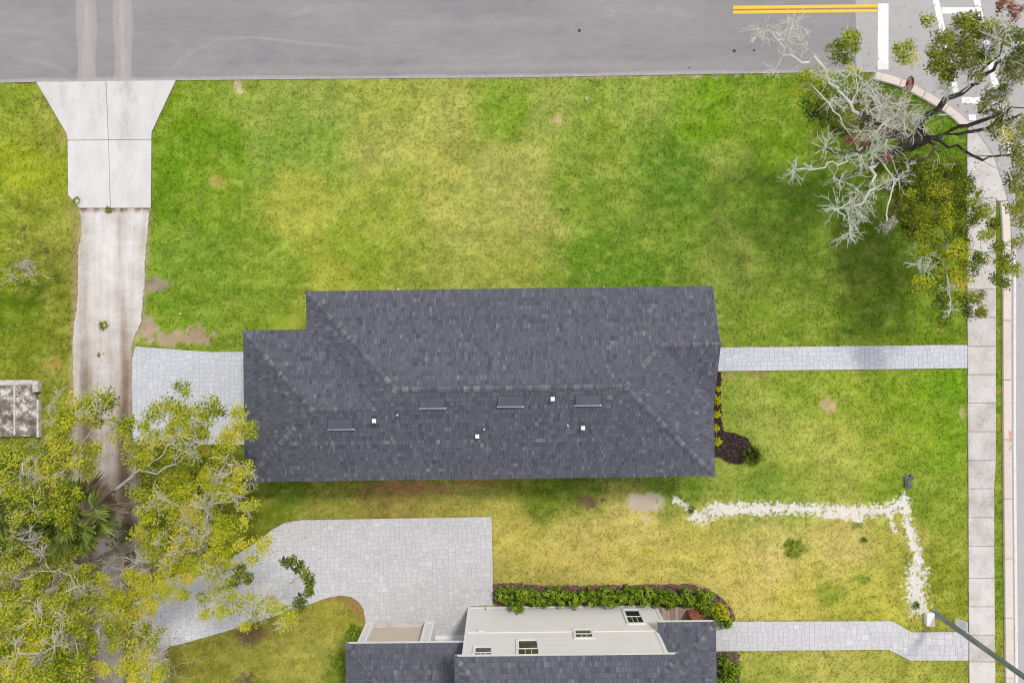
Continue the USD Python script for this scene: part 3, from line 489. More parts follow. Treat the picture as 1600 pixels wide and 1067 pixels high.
def pave(name, outline, unit, mlook, rot_deg=0.5, h=.03, gap=.007, seed=0, border=None):
    """Random ashlar of cut pavers; each one a block of its own."""
    g = np.random.default_rng(seed); t = thing(name, kind='structure')
    poly = Polygon(PX(outline)).buffer(0)
    part(t, 'bedding', MB().prism(np.asarray(poly.buffer(-.01).exterior.coords)[:-1], -.05, h - .012), M['joint'])
    cx, cy = poly.centroid.coords[0]; a = math.radians(rot_deg); ca, sa = math.cos(a), math.sin(a)
    Rm = np.array([[ca, -sa], [sa, ca]])
    loc = (np.asarray(poly.exterior.coords) - [cx, cy]) @ Rm
    lp = Polygon(loc); x0, y0, x1, y1 = lp.bounds
    nx, ny = int((x1 - x0) / unit) + 2, int((y1 - y0) / unit) + 2
    free = np.ones((ny, nx), bool); pieces = []
    for j in range(ny):
        for i in range(nx):
            if not free[j, i]: continue
            for w, k in [[(3, 2), (2, 2), (2, 1), (1, 1)], [(2, 2), (2, 1), (1, 1)], [(2, 3), (2, 2), (1, 2), (1, 1)], [(2, 1), (1, 1)], [(3, 2), (2, 1), (1, 1)], [(1, 2), (1, 1)]][g.choice(6, p=[.25, .3, .15, .1, .1, .1])]:
                if i + w <= nx and j + k <= ny and free[j:j + k, i:i + w].all():
                    free[j:j + k, i:i + w] = False; pieces.append((x0 + i * unit, y0 + j * unit, x0 + (i + w) * unit, y0 + (j + k) * unit)); break
    inner = lp.buffer(-.002); out = []
    for p in pieces:
        b = sbox(p[0] + gap / 2, p[1] + gap / 2, p[2] - gap / 2, p[3] - gap / 2)
        if not inner.intersects(b): continue
        c = b if inner.contains(b) else inner.intersection(b)
        for q in getattr(c, 'geoms', [c]):
            if q.geom_type == 'Polygon' and q.area > .004: out.append(np.asarray(q.simplify(.003).exterior.coords)[:-1] @ Rm.T + [cx, cy])
    out.sort(key=lambda r: float(np.hypot(*r.mean(0)) - (3 if len(r) == 4 else 0)))
    rest = MB()
    for n, r in enumerate(out):
        tn = np.clip(g.normal(.48, .16) + (g.random() < .05) * .35, 0, 1); z = h + g.normal(0, .0015)
        if n < 300: part(t, 'paver', MB().prism(r, -.02, z, tn, ch=.008 if len(r) == 4 else 0), mlook)
        else: rest.prism(r, -.02, z, tn, ch=.008 if len(r) == 4 else 0)
    if rest.n: part(t, 'pavers', rest, mlook, kind='stuff')
    return t
pave('paver_patio', P_patio, .125, M['paver_blue'], .4, seed=11)
pave('paver_driveway', P_drive, .125, M['paver'], .5, seed=12)
pave('garden_path', P_path, .125, M['paver_blue'], .6, seed=13)
pave('entry_path', P_walk2, .14, M['paver'], .1, seed=14)

# ------------------------------------------------------------------ roofs
SL = 5 / 12.0
def roof_faces(h, name_root, roof, faces, zf, seed, look, near=(0, 0), expo=.215, cap_lines=(), n_single=300):
    """faces: (polygon in the house frame, point on the eave, inward direction). Shingle tabs laid course by course, ridge caps on the lines."""
    g = np.random.default_rng(seed); tabs = []
    dk = MB()
    for poly, e0, d in faces:
        d = np.asarray(d, float); e = np.array([d[1], -d[0]]); e0 = np.asarray(e0, float); P = Polygon(poly).buffer(.004)
        Q = np.array([[np.dot(np.asarray(p) - e0, e), np.dot(np.asarray(p) - e0, d)] for p in poly]); F2 = Polygon(Q).buffer(0)
        vt, ft = trimesh.creation.triangulate_polygon(Polygon(poly), engine='earcut')
        dk.add(np.c_[vt, [h + SL * np.dot(v - e0, d) - .012 for v in vt]], orient(vt, ft), .5)
        s0, t0, s1, t1 = F2.bounds; k = 0; t = 0.0
        shapely.prepare(F2); drift = 0.5
        while t < t1:
            row = g.normal(0, .035); s = s0 - g.uniform(0, .4)
            while s < s1:
                w = g.choice([.11, .14, .17, .21], p=[.28, .32, .26, .14]) * g.uniform(.9, 1.1)
                b = sbox(s, t - (.02 if k == 0 else 0), s + w - .008, t + expo + .01)
                s += w
                if not F2.intersects(b): continue
                c = b if F2.contains(b) else F2.intersection(b)
                for q in getattr(c, 'geoms', [c]):
                    if q.geom_type != 'Polygon' or q.area < .002: continue
                    r = np.asarray(q.exterior.coords)[:-1]
                    if not q.exterior.is_ccw: r = r[::-1]
                    u = g.random(); tn = np.clip(.42 + row + g.normal(0, .10) + (.25 if u > .9 else -.20 if u < .16 else .10 if u > .74 else 0), 0, 1)
                    th = .010 + .014 * (u > .55)
                    xy = e0 + r[:, :1] * e + r[:, 1:] * d
                    zb = h + SL * np.maximum(r[:, 1], -.03); zt = zb + .004 + th * np.clip(1 - (r[:, 1] - t) / (expo + .01), 0, 1)
                    n = len(r); i = np.arange(n); j = (i + 1) % n
                    v = np.vstack([np.c_[xy, zt], np.c_[xy, zb - .008]]); kk = np.arange(1, n - 1)
                    a, b2 = (xy[1] - xy[0]), (xy[2] - xy[0]); flip = a[0] * b2[1] - a[1] * b2[0] < 0
                    f = np.vstack([np.c_[np.zeros(n - 2, int), kk, kk + 1], np.c_[i + n, j + n, j], np.c_[i + n, j, i]])
                    tabs.append((float(np.hypot(*(xy.mean(0) - near))) + (2 if n != 4 else 0), v, f[:, ::-1] if flip else f, tn))
            t += expo; k += 1
    part(roof, 'roof_deck', dk, M['deck'])
    tabs.sort(key=lambda q: q[0]); rest = MB()
    for n, (_, v, f, tn) in enumerate(tabs):
        if n < n_single: part(roof, 'shingle', MB().add(v, f, tn), look)
        else: rest.add(v, f, tn)
    if rest.n: part(roof, 'shingles', rest, look, kind='stuff')
    for A, B in cap_lines:                                            # low end first
        A, B = np.asarray(A, float), np.asarray(B, float); L = np.linalg.norm(B - A); d = (B - A) / L; w = np.array([-d[1], d[0]]) * .125
        nc = max(1, int(L / .15))
        for i in range(nc):
            a = A + d * (L * i / nc); b = A + d * (L * i / nc + .20); tn = np.clip(g.normal(.52, .17) + (.2 if g.random() < .12 else 0), 0, 1)
            rows = []
            for p, l in ((a, .05), (b, .018)):
                for o in (-1, -.5, 0, .5, 1): q = p + w * o; rows.append([*q, min(zf(q), zf(p)) + l + (.012 if o == 0 else .006 if abs(o) < 1 else 0)])
            v = np.array(rows); v = np.vstack([v, v - [0, 0, .022]])
            f = []
            for o in range(4): f += [(o, o + 5, o + 6, o + 1)]
            f += [(10, 11, 1, 0), (11, 12, 2, 1), (12, 13, 3, 2), (13, 14, 4, 3), (0, 5, 15, 10), (14, 19, 9, 4)]
            part(roof, 'ridge_cap', MB().add(v, np.array(f)[:, ::-1] if False else f, tn), M['cap'])
def hipz(h, *rects):
    def z(p):
        best = -9
        for u0, v0, u1, v1, *gab in rects:
            ds = [p[0] - u0, u1 - p[0], p[1] - v0, v1 - p[1]]
            if gab: ds = ds[2:]
            best = max(best, min(ds))
        return h + SL * best
    return z
def fr(px, py, h, deg):
    """Photograph pixel at height h, in a frame turned by deg."""
    x, y, _ = W(px, py, h); c, s = math.cos(math.radians(deg)), math.sin(math.radians(deg))
    return np.array([x * c + y * s, -x * s + y * c])

# ------------------------------------------------------------------ the single-storey house in the middle
A_ = .75; EH = 3.0
u0, u1, v0, v1 = -9.93, 10.18, -8.47, .93; w0, w1 = -13.07, -.97
house = thing('bungalow', 'long single storey house under the large dark hipped roof at the centre', 'house', (-1.4, -3.9, 0), frame=A_)
rm = group_part(house, 'roof')
hm = 4.7; rv = (v0 + v1) / 2
ridgeL, ridgeR = (u0 + hm, rv), (u1 - hm, rv)
wm = (w1 - v0) / 2; wv = (w1 + v0) / 2; wr = (w0 + wm, wv); meet = (u0 + wm, wv)
gb = -4.73; gh = (v1 - gb) / 2; gv_ = (v1 + gb) / 2; gm = (u1 - gh, gv_)
zmain = hipz(EH, (u0, v0, u1, v1), (w0, v0, u0 + 6, w1), (u1 - gh - 2.0, gb, u1 + 1, v1, True))
def zmain(p):
    a = min(p[0] - u0, u1 - p[0], p[1] - v0, v1 - p[1]); b = min(p[0] - w0, p[1] - v0, w1 - p[1], u0 + 6 - p[0]); c = min(p[1] - gb, v1 - p[1]) if p[0] > gm[0] - .6 else -9
    return EH + SL * max(a, b, c)
faces = [([(u0, v1), (u1, v1), (u1, gv_), gm, ridgeR, ridgeL], (u0, v1), (0, -1)),
         ([(w0, v0), (u1, v0), ridgeR, ridgeL, meet, wr], (w0, v0), (0, 1)),
         ([(u1, v0), (u1, gb), gm, ridgeR], (u1, v0), (-1, 0)),
         ([(u1, gv_), gm, (u1, gb)], (u1, gb), (0, 1)),
         ([(u0, v1), ridgeL, meet, (u0, w1)], (u0, v1), (1, 0)),
         ([(w0, w1), (u0, w1), meet, wr], (w0, w1), (0, -1)),
         ([(w0, w1), wr, (w0, v0)], (w0, w1), (1, 0))]
caps = [((u0, v1), ridgeL), (ridgeL, ridgeR), (meet, ridgeL), ((u1, v0), ridgeR), (ridgeR, gm), (gm, (u1 + .03, gv_)), ((w0, w1), wr), ((w0, v0), wr), (wr, meet)]
roof_faces(EH, house, rm, faces, zmain, 21, M['shingle'], near=(0, -1), cap_lines=caps)
# valley metal, fascia, soffit, walls
fa = MB()
def edge_board(mb, a, b, z, wdt=.03, ht=.17, zb=None):
    a, b = np.asarray(a, float), np.asarray(b, float); d = (b - a) / np.linalg.norm(b - a); n = np.array([d[1], -d[0]]) * wdt
    za, zb_ = (z, z) if zb is None else (z, zb)
    v = [(*a, za - ht), (*b, zb_ - ht), (*(b + n), zb_ - ht), (*(a + n), za - ht), (*a, za), (*b, zb_), (*(b + n), zb_), (*(a + n), za)]
    mb.add(v, [(0, 1, 2, 3), (4, 7, 6, 5), (0, 4, 5, 1), (1, 5, 6, 2), (2, 6, 7, 3), (3, 7, 4, 0)], .5)
for a, b in (((u1, v1), (u0, v1)), ((u0, v1), (u0, w1)), ((u0, w1), (w0, w1)), ((w0, w1), (w0, v0)), ((w0, v0), (u1, v0)), ((u1, v0), (u1, gb))): edge_board(fa, np.array(b), np.array(a), EH - .015)
edge_board(fa, (u1, gb), (u1, gv_), EH - .015, zb=EH + SL * gh - .015); edge_board(fa, (u1, gv_), (u1, v1), EH + SL * gh - .015, zb=EH - .015)
part(house, 'fascia', fa, M['metal_dark'])
outline = Polygon([(u0, v1), (u1, v1), (u1, v0), (w0, v0), (w0, w1), (u0, w1)])
part(house, 'soffit', MB().prism(np.asarray(outline.buffer(-.02, join_style=2).exterior.coords)[:-1], EH - .15, EH - .13), M['white'])
wl = outline.buffer(-.48, join_style=2)
part(house, 'wall', MB().prism(np.asarray(wl.exterior.coords)[:-1], -.1, EH - .16), M['stucco'])
gw = MB(); gx_ = u1 - .5
gw.add([(gx_, gb + .3, EH - .14), (gx_, v1 - .3, EH - .14), (gx_, gv_, EH + SL * (gh - .3) - .06)], [(0, 1, 2)], .5); part(house, 'gable_wall', gw, M['stucco'])
gd = MB().box(w0 + .44, wv - 2.4, 0, w0 + .475, wv + 2.4, 2.2, .5); part(house, 'garage_door', gd, M['white'])
fd = MB().box(u1 - .475, -2.6, .1, u1 - .43, -1.6, 2.2, .5); part(house, 'front_door', fd, M['white'])
# vents on the roof
def on_slope(px, py, z=4.3):
    for _ in range(6): p = fr(px, py, z, A_); z = zmain(p)
    return p, z
for px_, py_ in ((676, 631), (797.5, 628.5), (918.5, 626.5), (533, 664)):     # box vents, louvre facing downhill
    (cu, cv), z = on_slope(px_, py_)
    vt = group_part(house, 'roof_vent'); hw = .58
    zt = lambda v: EH + SL * (v - v0)
    prof = [(cv + .32, zt(cv + .32) + .0), (cv + .30, zt(cv + .30) + .05), (cv - .16, zt(cv + .0) + .13), (cv - .19, zt(cv - .19) + .02)]
    hood = MB(); n = 4
    v = [(cu - hw, a, b) for a, b in prof] + [(cu + hw, a, b) for a, b in prof]
    hood.add(v, [(1, 0, 4, 5), (2, 1, 5, 6), (3, 2, 6, 7), (0, 1, 2, 3), (7, 6, 5, 4)], .5); part(vt, 'hood', hood, M['metal_dark'])
    flange = MB().add([(cu - hw - .06, cv + .36, zt(cv + .36) + .03), (cu + hw + .06, cv + .36, zt(cv + .36) + .03), (cu + hw + .06, cv - .2, zt(cv - .2) + .03), (cu - hw - .06, cv - .2, zt(cv - .2) + .03)], [(0, 3, 2, 1)], .5)
    part(vt, 'flange', flange, M['metal_dark'])
    lip = MB().box(cu - hw - .05, cv - .225, zt(cv - .2) + .085, cu + hw + .05, cv - .165, zt(cv - .2) + .125, .5); part(vt, 'lip', lip, M['metal_light'])
for px_, py_ in ((863, 622), (586, 656), (746, 680), (910, 667)):
    (cu, cv), z = on_slope(px_, py_)
    vt = group_part(house, 'vent_cap')
    c = trimesh.creation.cylinder(.065, .3, sections=10); part(vt, 'pipe', MB().add(c.vertices + [cu, cv, z + .1], c.faces), M['metal_light'])
    part(vt, 'cap', MB().box(cu - .095, cv - .095, z + .2, cu + .095, cv + .095, z + .31, .5, ch=.025), M['white_cap'])
    part(vt, 'flashing', MB().add([(cu - .15, cv + .2, z + SL * .2 + .032), (cu + .15, cv + .2, z + SL * .2 + .032), (cu + .15, cv - .16, z - SL * .16 + .032), (cu - .15, cv - .16, z - SL * .16 + .032)], [(0, 3, 2, 1)]), M['metal_dark'])
for px_, py_ in ((622, 647), (757, 669), (886.5, 663)):
    (cu, cv), z = on_slope(px_, py_)
    c = trimesh.creation.cylinder(.04, .34, sections=10); part(house, 'plumbing_pipe', MB().add(c.vertices + [cu, cv, z + .14], c.faces), M['metal_light'])
# downspout feet that show past the eaves
for px_, py_, d in ((1040, 745.5, -1), (622, 451, 1), (944, 447.5, 1)):
    p = fr(px_, py_, .15, A_); q = p + np.array([0, -.75 * d])
    c = MB().tube([(q[0], q[1], 2.6), (q[0], q[1], .35), (q[0], q[1] + .1 * d, .18), (p[0] + .01, p[1], .1)], .045, 8); part(house, 'downspout', c, M['white_cap'])

# ------------------------------------------------------------------ the two-storey neighbour at the lower edge
B_ = .6
nb = thing('neighbour_house', 'pale two storey house with beige garage door, cut off by the lower edge', 'house', (2.5, -21, 0), frame=B_)
H2 = 5.9
e0 = fr(710, 1023.5, H2, B_); e1 = fr(1060.5, 1023.5, H2, B_)
ex0, ex1, ey = e0[0], e1[0], (e0[1] + e1[1]) / 2
wy_ = fr(880, 946.3, 0, B_)[1]; wx0 = fr(732, 946.5, 0, B_)[0]; wx1 = fr(1024.5, 946.3, 0, B_)[0]; wx1u = fr(1027, 985, 2.85, B_)[0]
back = -27.0
ru = group_part(nb, 'upper_roof'); hu = (ex1 - ex0) / 2; ap_ = ((ex0 + ex1) / 2, ey - hu); ap2 = ((ex0 + ex1) / 2, back + hu)
roof_faces(H2, nb, ru, [([(ex0, ey), (ex1, ey), ap_], (ex0, ey), (0, -1)), ([(ex0, back), (ex1, back), ap2], (ex0, back), (0, 1)),
    ([(ex0, ey), ap_, ap2, (ex0, back)], (ex0, ey), (1, 0)), ([(ex1, ey), (ex1, back), ap2, ap_], (ex1, ey), (-1, 0))],
    hipz(H2, (ex0, back, ex1, ey)), 31, M['shingle'], near=(2, -14), cap_lines=[((ex0, ey), ap_), ((ex1, ey), ap_), ((ex0, back), ap2), ((ex1, back), ap2), (ap2, ap_)])
# porch roof on the right
H1 = 3.0; q1 = fr(1118.5, 970.5, H1, B_); px1, pyv = q1[0], q1[1]; px0 = fr(1027, 971, H1, B_)[0]
rp_ = group_part(nb, 'porch_roof'); pm = (px1 - px0); hz = hipz(H1, (px0 - 6, back - 3, px1, pyv))
roof_faces(H1, nb, rp_, [([(px0, pyv), (px1, pyv), (px0, pyv - pm)], (px0, pyv), (0, -1)), ([(px1, pyv), (px1, back), (px0, back), (px0, pyv - pm)], (px1, pyv), (-1, 0))],
    hz, 32, M['shingle'], near=(8, -14), cap_lines=[((px1, pyv), (px0, pyv - pm))], n_single=200)
# garage roof on the left
HG = 3.1; g0 = fr(540, 1005, HG, B_); gx0, gy0 = g0[0], g0[1]; gx1 = wx0 - .02; gback = -26.0
hg = (gy0 - gback) / 2
rg_ = group_part(nb, 'garage_roof'); gr0 = (gx0 + hg, gy0 - hg)
roof_faces(HG, nb, rg_, [([(gx0, gy0), (gx1, gy0), (gx1, gy0 - hg), gr0] if gr0[0] < gx1 else [(gx0, gy0), (gx1, gy0), (gx1, gy0 - (gx1 - gx0))], (gx0, gy0), (0, -1)),
    ([(gx0, gy0), gr0, (gx0, gback)] if gr0[0] < gx1 else [(gx0, gy0), (gx1, gy0 - (gx1 - gx0)), (gx1, gback + (gx1 - gx0)), (gx0, gback)], (gx0, gy0), (1, 0)),
    ([(gx0, gback), (gx1, gback), (gx1, gback + min(hg, gx1 - gx0)), (gx0 + min(hg, gx1 - gx0), gback + min(hg, gx1 - gx0))][:4] if gr0[0] < gx1 else [(gx0, gback), (gx1, gback), (gx1, gback + (gx1 - gx0))], (gx0, gback), (0, 1))],
    hipz(HG, (gx0, gback, gx0 + 40, gy0)), 33, M['shingle'], near=(-4, -14), cap_lines=[((gx0, gy0), (min(gr0[0], gx1), gy0 - min(hg, gx1 - gx0)))], n_single=200)
f2 = MB()
for a, b, z in (((ex1, ey), (ex0, ey), H2), ((ex0, ey), (ex0, back), H2), ((ex1, back), (ex1, ey), H2), ((px1, pyv), (px0, pyv), H1), ((px1, back), (px1, pyv), H1), ((gx1, gy0), (gx0, gy0), HG), ((gx0, gy0), (gx0, gback), HG)):
    edge_board(f2, np.array(b), np.array(a), z + .01, wdt=.035, ht=.2)
edge_board(f2, (px0, wy_), (px0, pyv), H1 + .01)
part(nb, 'fascia', f2, M['white'])
def sof(x0, y0, x1, y1, z): part(nb, 'soffit', MB().box(x0, y0, z - .19, x1, y1, z - .17), M['white'])
sof(ex0 + .03, back, ex1 - .03, ey - .03, H2); sof(px0 + .03, back, px1 - .03, pyv - .03, H1); sof(gx0 + .03, gback, gx1, gy0 - .03, HG)
# walls clad in lap boards
core = MB().box(wx0 + .02, back + .5, -.1, wx1u - .02, wy_ - .03, H2 - .2).box(wx1u - .02, back + .5, -.1, wx1 - .02, wy_ - .03, H1 - .2)
part(nb, 'wall', core, M['siding'])
sd = MB(); bh = .152; z = .16
while z < H2 - .2:
    xr = wx1 if z < 2.75 else wx1u; z2 = min(z + bh, H2 - .2); tn = R.uniform(.2, .8)
    sd.add([(wx0 + .02, wy_ - .002, z), (xr - .02, wy_ - .002, z), (xr - .02, wy_ - .022, z2), (wx0 + .02, wy_ - .022, z2), (wx0 + .02, wy_ - .03, z), (xr - .02, wy_ - .03, z)], [(0, 1, 2), (0, 2, 3), (4, 5, 1), (4, 1, 0)], tn)
    for xs_, dn in ((wx0, 1), (xr, -1)):
        sd.add([(xs_ + .002 * dn, back + .5, z), (xs_ + .002 * dn, wy_ - .02, z), (xs_ + .02 * dn, wy_ - .02, z2), (xs_ + .02 * dn, back + .5, z2)], [(0, 1, 2), (0, 2, 3)] if dn > 0 else [(2, 1, 0), (3, 2, 0)], tn)
    z += bh
part(nb, 'lap_siding', sd, M['siding'], kind='stuff')
def trim(x0, y0, z0, x1, y1, z1, name='trim_board'): part(nb, name, MB().box(x0, y0, z0, x1, y1, z1, .5), M['white'])
trim(wx0 - .02, wy_ - .1, 0, wx0 + .13, wy_ + .022, H2 - .2, 'corner_board')
trim(wx1 - .13, wy_ - .1, 0, wx1 + .02, wy_ + .022, H1 - .35, 'corner_board'); trim(wx1u - .15, wy_ - .1, 2.99, wx1u + .02, wy_ + .022, H2 - .2, 'corner_board')
trim(wx0 + .135, wy_ - .02, .02, wx1 - .135, wy_ + .03, .15, 'base_board')
wl2 = fr(897, 982.5, 2.64, B_)[0]
def xpx(px, h): return (px - NX) * (1 - h / CH) / S + wy_ * math.sin(math.radians(B_))
W2 = (xpx(894, 2.66), 2.66, xpx(926, 2.66), 3.66)
trim(wx0 + .135, wy_ - .02, 2.78, W2[0] - .01, wy_ + .034, 2.94, 'belt_board'); trim(W2[2] + .01, wy_ - .02, 2.78, wx1u + .02, wy_ + .034, 2.94, 'belt_board')
trim(wx1u + .025, wy_ - .02, H1 - .34, wx1, wy_ + .02, H1 - .2, 'belt_board')
def window(x0, z0, x1, z1, split=True):
    w = group_part(nb, 'window'); t = .115; y = wy_
    f = MB().box(x0, y - .02, z0, x0 + t, y + .05, z1).box(x1 - t, y - .02, z0, x1, y + .05, z1).box(x0 + t, y - .02, z0, x1 - t, y + .07, z0 + t).box(x0 + t, y - .02, z1 - t, x1 - t, y + .055, z1)
    part(w, 'frame', f, M['white'])
    a0, a1, b0, b1 = x0 + t, x1 - t, z0 + t, z1 - t; zm = (b0 + b1) / 2 if split else b0 + .35 * (b1 - b0)
    part(w, 'pane', MB().box(a0, y - .02, b0, a1, y + .004, zm), M['glass']); part(w, 'pane', MB().box(a0, y - .02, zm, a1, y + .012, b1), M['glass'])
    s = MB().box(a0, y - .01, zm - .03, a1, y + .035, zm + .03).box(a0, y - .01, b0, a0 + .03, y + .022, zm - .03).box(a1 - .03, y - .01, b0, a1, y + .022, zm - .03)
    part(w, 'sash', s, M['white'])
    for k in (1, 2):
        xm = a0 + (a1 - a0) * k / 3; part(w, 'glazing_bar', MB().box(xm - .012, y, zm + .03, xm + .012, y + .026, b1), M['white'])
window(xpx(971, .5), .5, xpx(1000, .5), 2.2); window(*W2)
window(xpx(806, 3.68), 3.68, xpx(843, 3.68), 5.45); window(xpx(739, 4.3), 4.3, xpx(772, 4.3), 5.5)
vx = xpx(752, 2.85); part(nb, 'wall_vent', MB().box(vx - .16, wy_ + .036, 2.74, vx + .16, wy_ + .1, 2.98, .5, ch=.02), M['white'])
part(nb, 'hose_tap', MB().tube([(xpx(759, .3), wy_, .35), (xpx(759, .3), wy_ + .09, .35), (xpx(759, .3), wy_ + .1, .28)], .02, 6), M['iron'])
# garage front
gy = fr(620, 970.5, 0, B_)[1]; pL0, pL1, pR0, pR1 = [fr(x, 970.5, 0, B_)[0] for x in (572, 585, 664, 679.5)]
HGw = HG - .2
for a, b in ((pL0, pL1), (pR0, pR1)):
    part(nb, 'garage_pier', MB().box(a + .02, gy - .6, -.05, b - .02, gy - .02, HGw), M['siding'])
    for x0_, x1_ in ((a, a + .13), (b - .13, b)): trim(x0_, gy - .62, 0, x1_, gy, HGw, 'corner_board')
    trim(a + .135, gy - .03, .0, b - .135, gy - .004, .2, 'base_board')
part(nb, 'garage_wall', MB().box(pL0 + .02, gback + .5, -.05, wx0, gy - 1.1, HGw).box(pL0 + .02, gy - 1.1, -.05, pL1 - .02, gy - .6, HGw).box(pR0 + .02, gy - 1.1, -.05, pR1 - .02, gy - .6, HGw).box(pL1 - .02, gy - .5, 2.45, pR0 + .02, gy - .1, HGw), M['siding'])
gdr = MB(); dz = (2.45 - .03) / 4
gp = group_part(nb, 'garage_door')
for k in range(4): part(gp, 'door_panel', MB().box(pL1 + .002, gy - .36, .03 + k * dz, pR0 - .002, gy - .31 - .004 * (k % 2), .03 + (k + 1) * dz - .008, .5), M['garage'])
part(nb, 'threshold', MB().box(pL1, gy - .3, .0, pR0, gy - .02, .045, .5), M['walk'])
# recessed side entry between garage and house
part(nb, 'entry_wall', MB().box(pR1, gy - 1.1, -.05, wx0 - .03, gy - .95, HGw), M['siding'])
trim(pR1 + .1, gy - .95, .05, pR1 + .95, gy - .9, 2.1, 'side_door'); trim(pR1 + 1.05, gy - .95, 1.0, wx0 - .1, gy - .9, 2.1, 'side_panel')
trim(pR1, gy - .95, .0, wx0 - .03, gy - .75, .12, 'door_step')
# porch deck, brick pier
dk0 = wx1 + .03; nb_n = 9; dkx = np.linspace(dk0, px1 - .25, nb_n + 1)
for a, b in zip(dkx[:-1], dkx[1:]):
    part(nb, 'deck_plank', MB().box(a + .006, back + 2, .30, b - .006, wy_ + .02 + R.normal(0, .008), .34 + R.normal(0, .002), R.uniform(0, 1), ch=.006), M['wood'])
part(nb, 'deck_skirt', MB().box(dk0, back + 2, -.05, px1 - .25, wy_ - .02, .29), M['wood'])
bp0, bp1 = fr(1070, 947.5, 0, B_)[0], fr(1086.5, 947.5, 0, B_)[0]; by1 = fr(1078, 947.5, 0, B_)[1]; by0 = by1 - (bp1 - bp0)
pier = group_part(nb, 'brick_pier')
part(pier, 'mortar', MB().box(bp0 + .012, by0 + .012, -.05, bp1 - .012, by1 - .012, H1 - .19), M['mortar'])
k = 0; z = 0.02
while z < H1 - .27 and k < 33:
    wd = bp1 - bp0; off = .0 if k % 2 else -.11
    for side in range(4):
        x = off
        while x < wd - .005:
            a, b = max(x, 0), min(x + .215, wd)
            if b - a > .03 and k < 33 and side in (0, 1, 2, 3):
                o = R.normal(0, .0025)
                if side == 0: bx = (bp0 + a, by1 - .06, bp0 + b, by1 + o)
                elif side == 1: bx = (bp0 + o, by0 + a, bp0 + .06, by0 + min(b, wd - .07))
                elif side == 2: bx = (bp1 - .06, by0 + a, bp1 + o, by0 + min(b, wd - .07))
                else: bx = None
                if bx and bx[3] - bx[1] > .02: part(pier, 'brick', MB().box(bx[0], bx[1], z, bx[2], bx[3], z + .066, R.uniform(0, 1)), M['brick'])
            x += .226
    z += .0765; k += 1
part(nb, 'porch_post', MB().box(px1 - .42, back + 4, .3, px1 - .25, back + 4.17, H1 - .19, .5), M['white'])

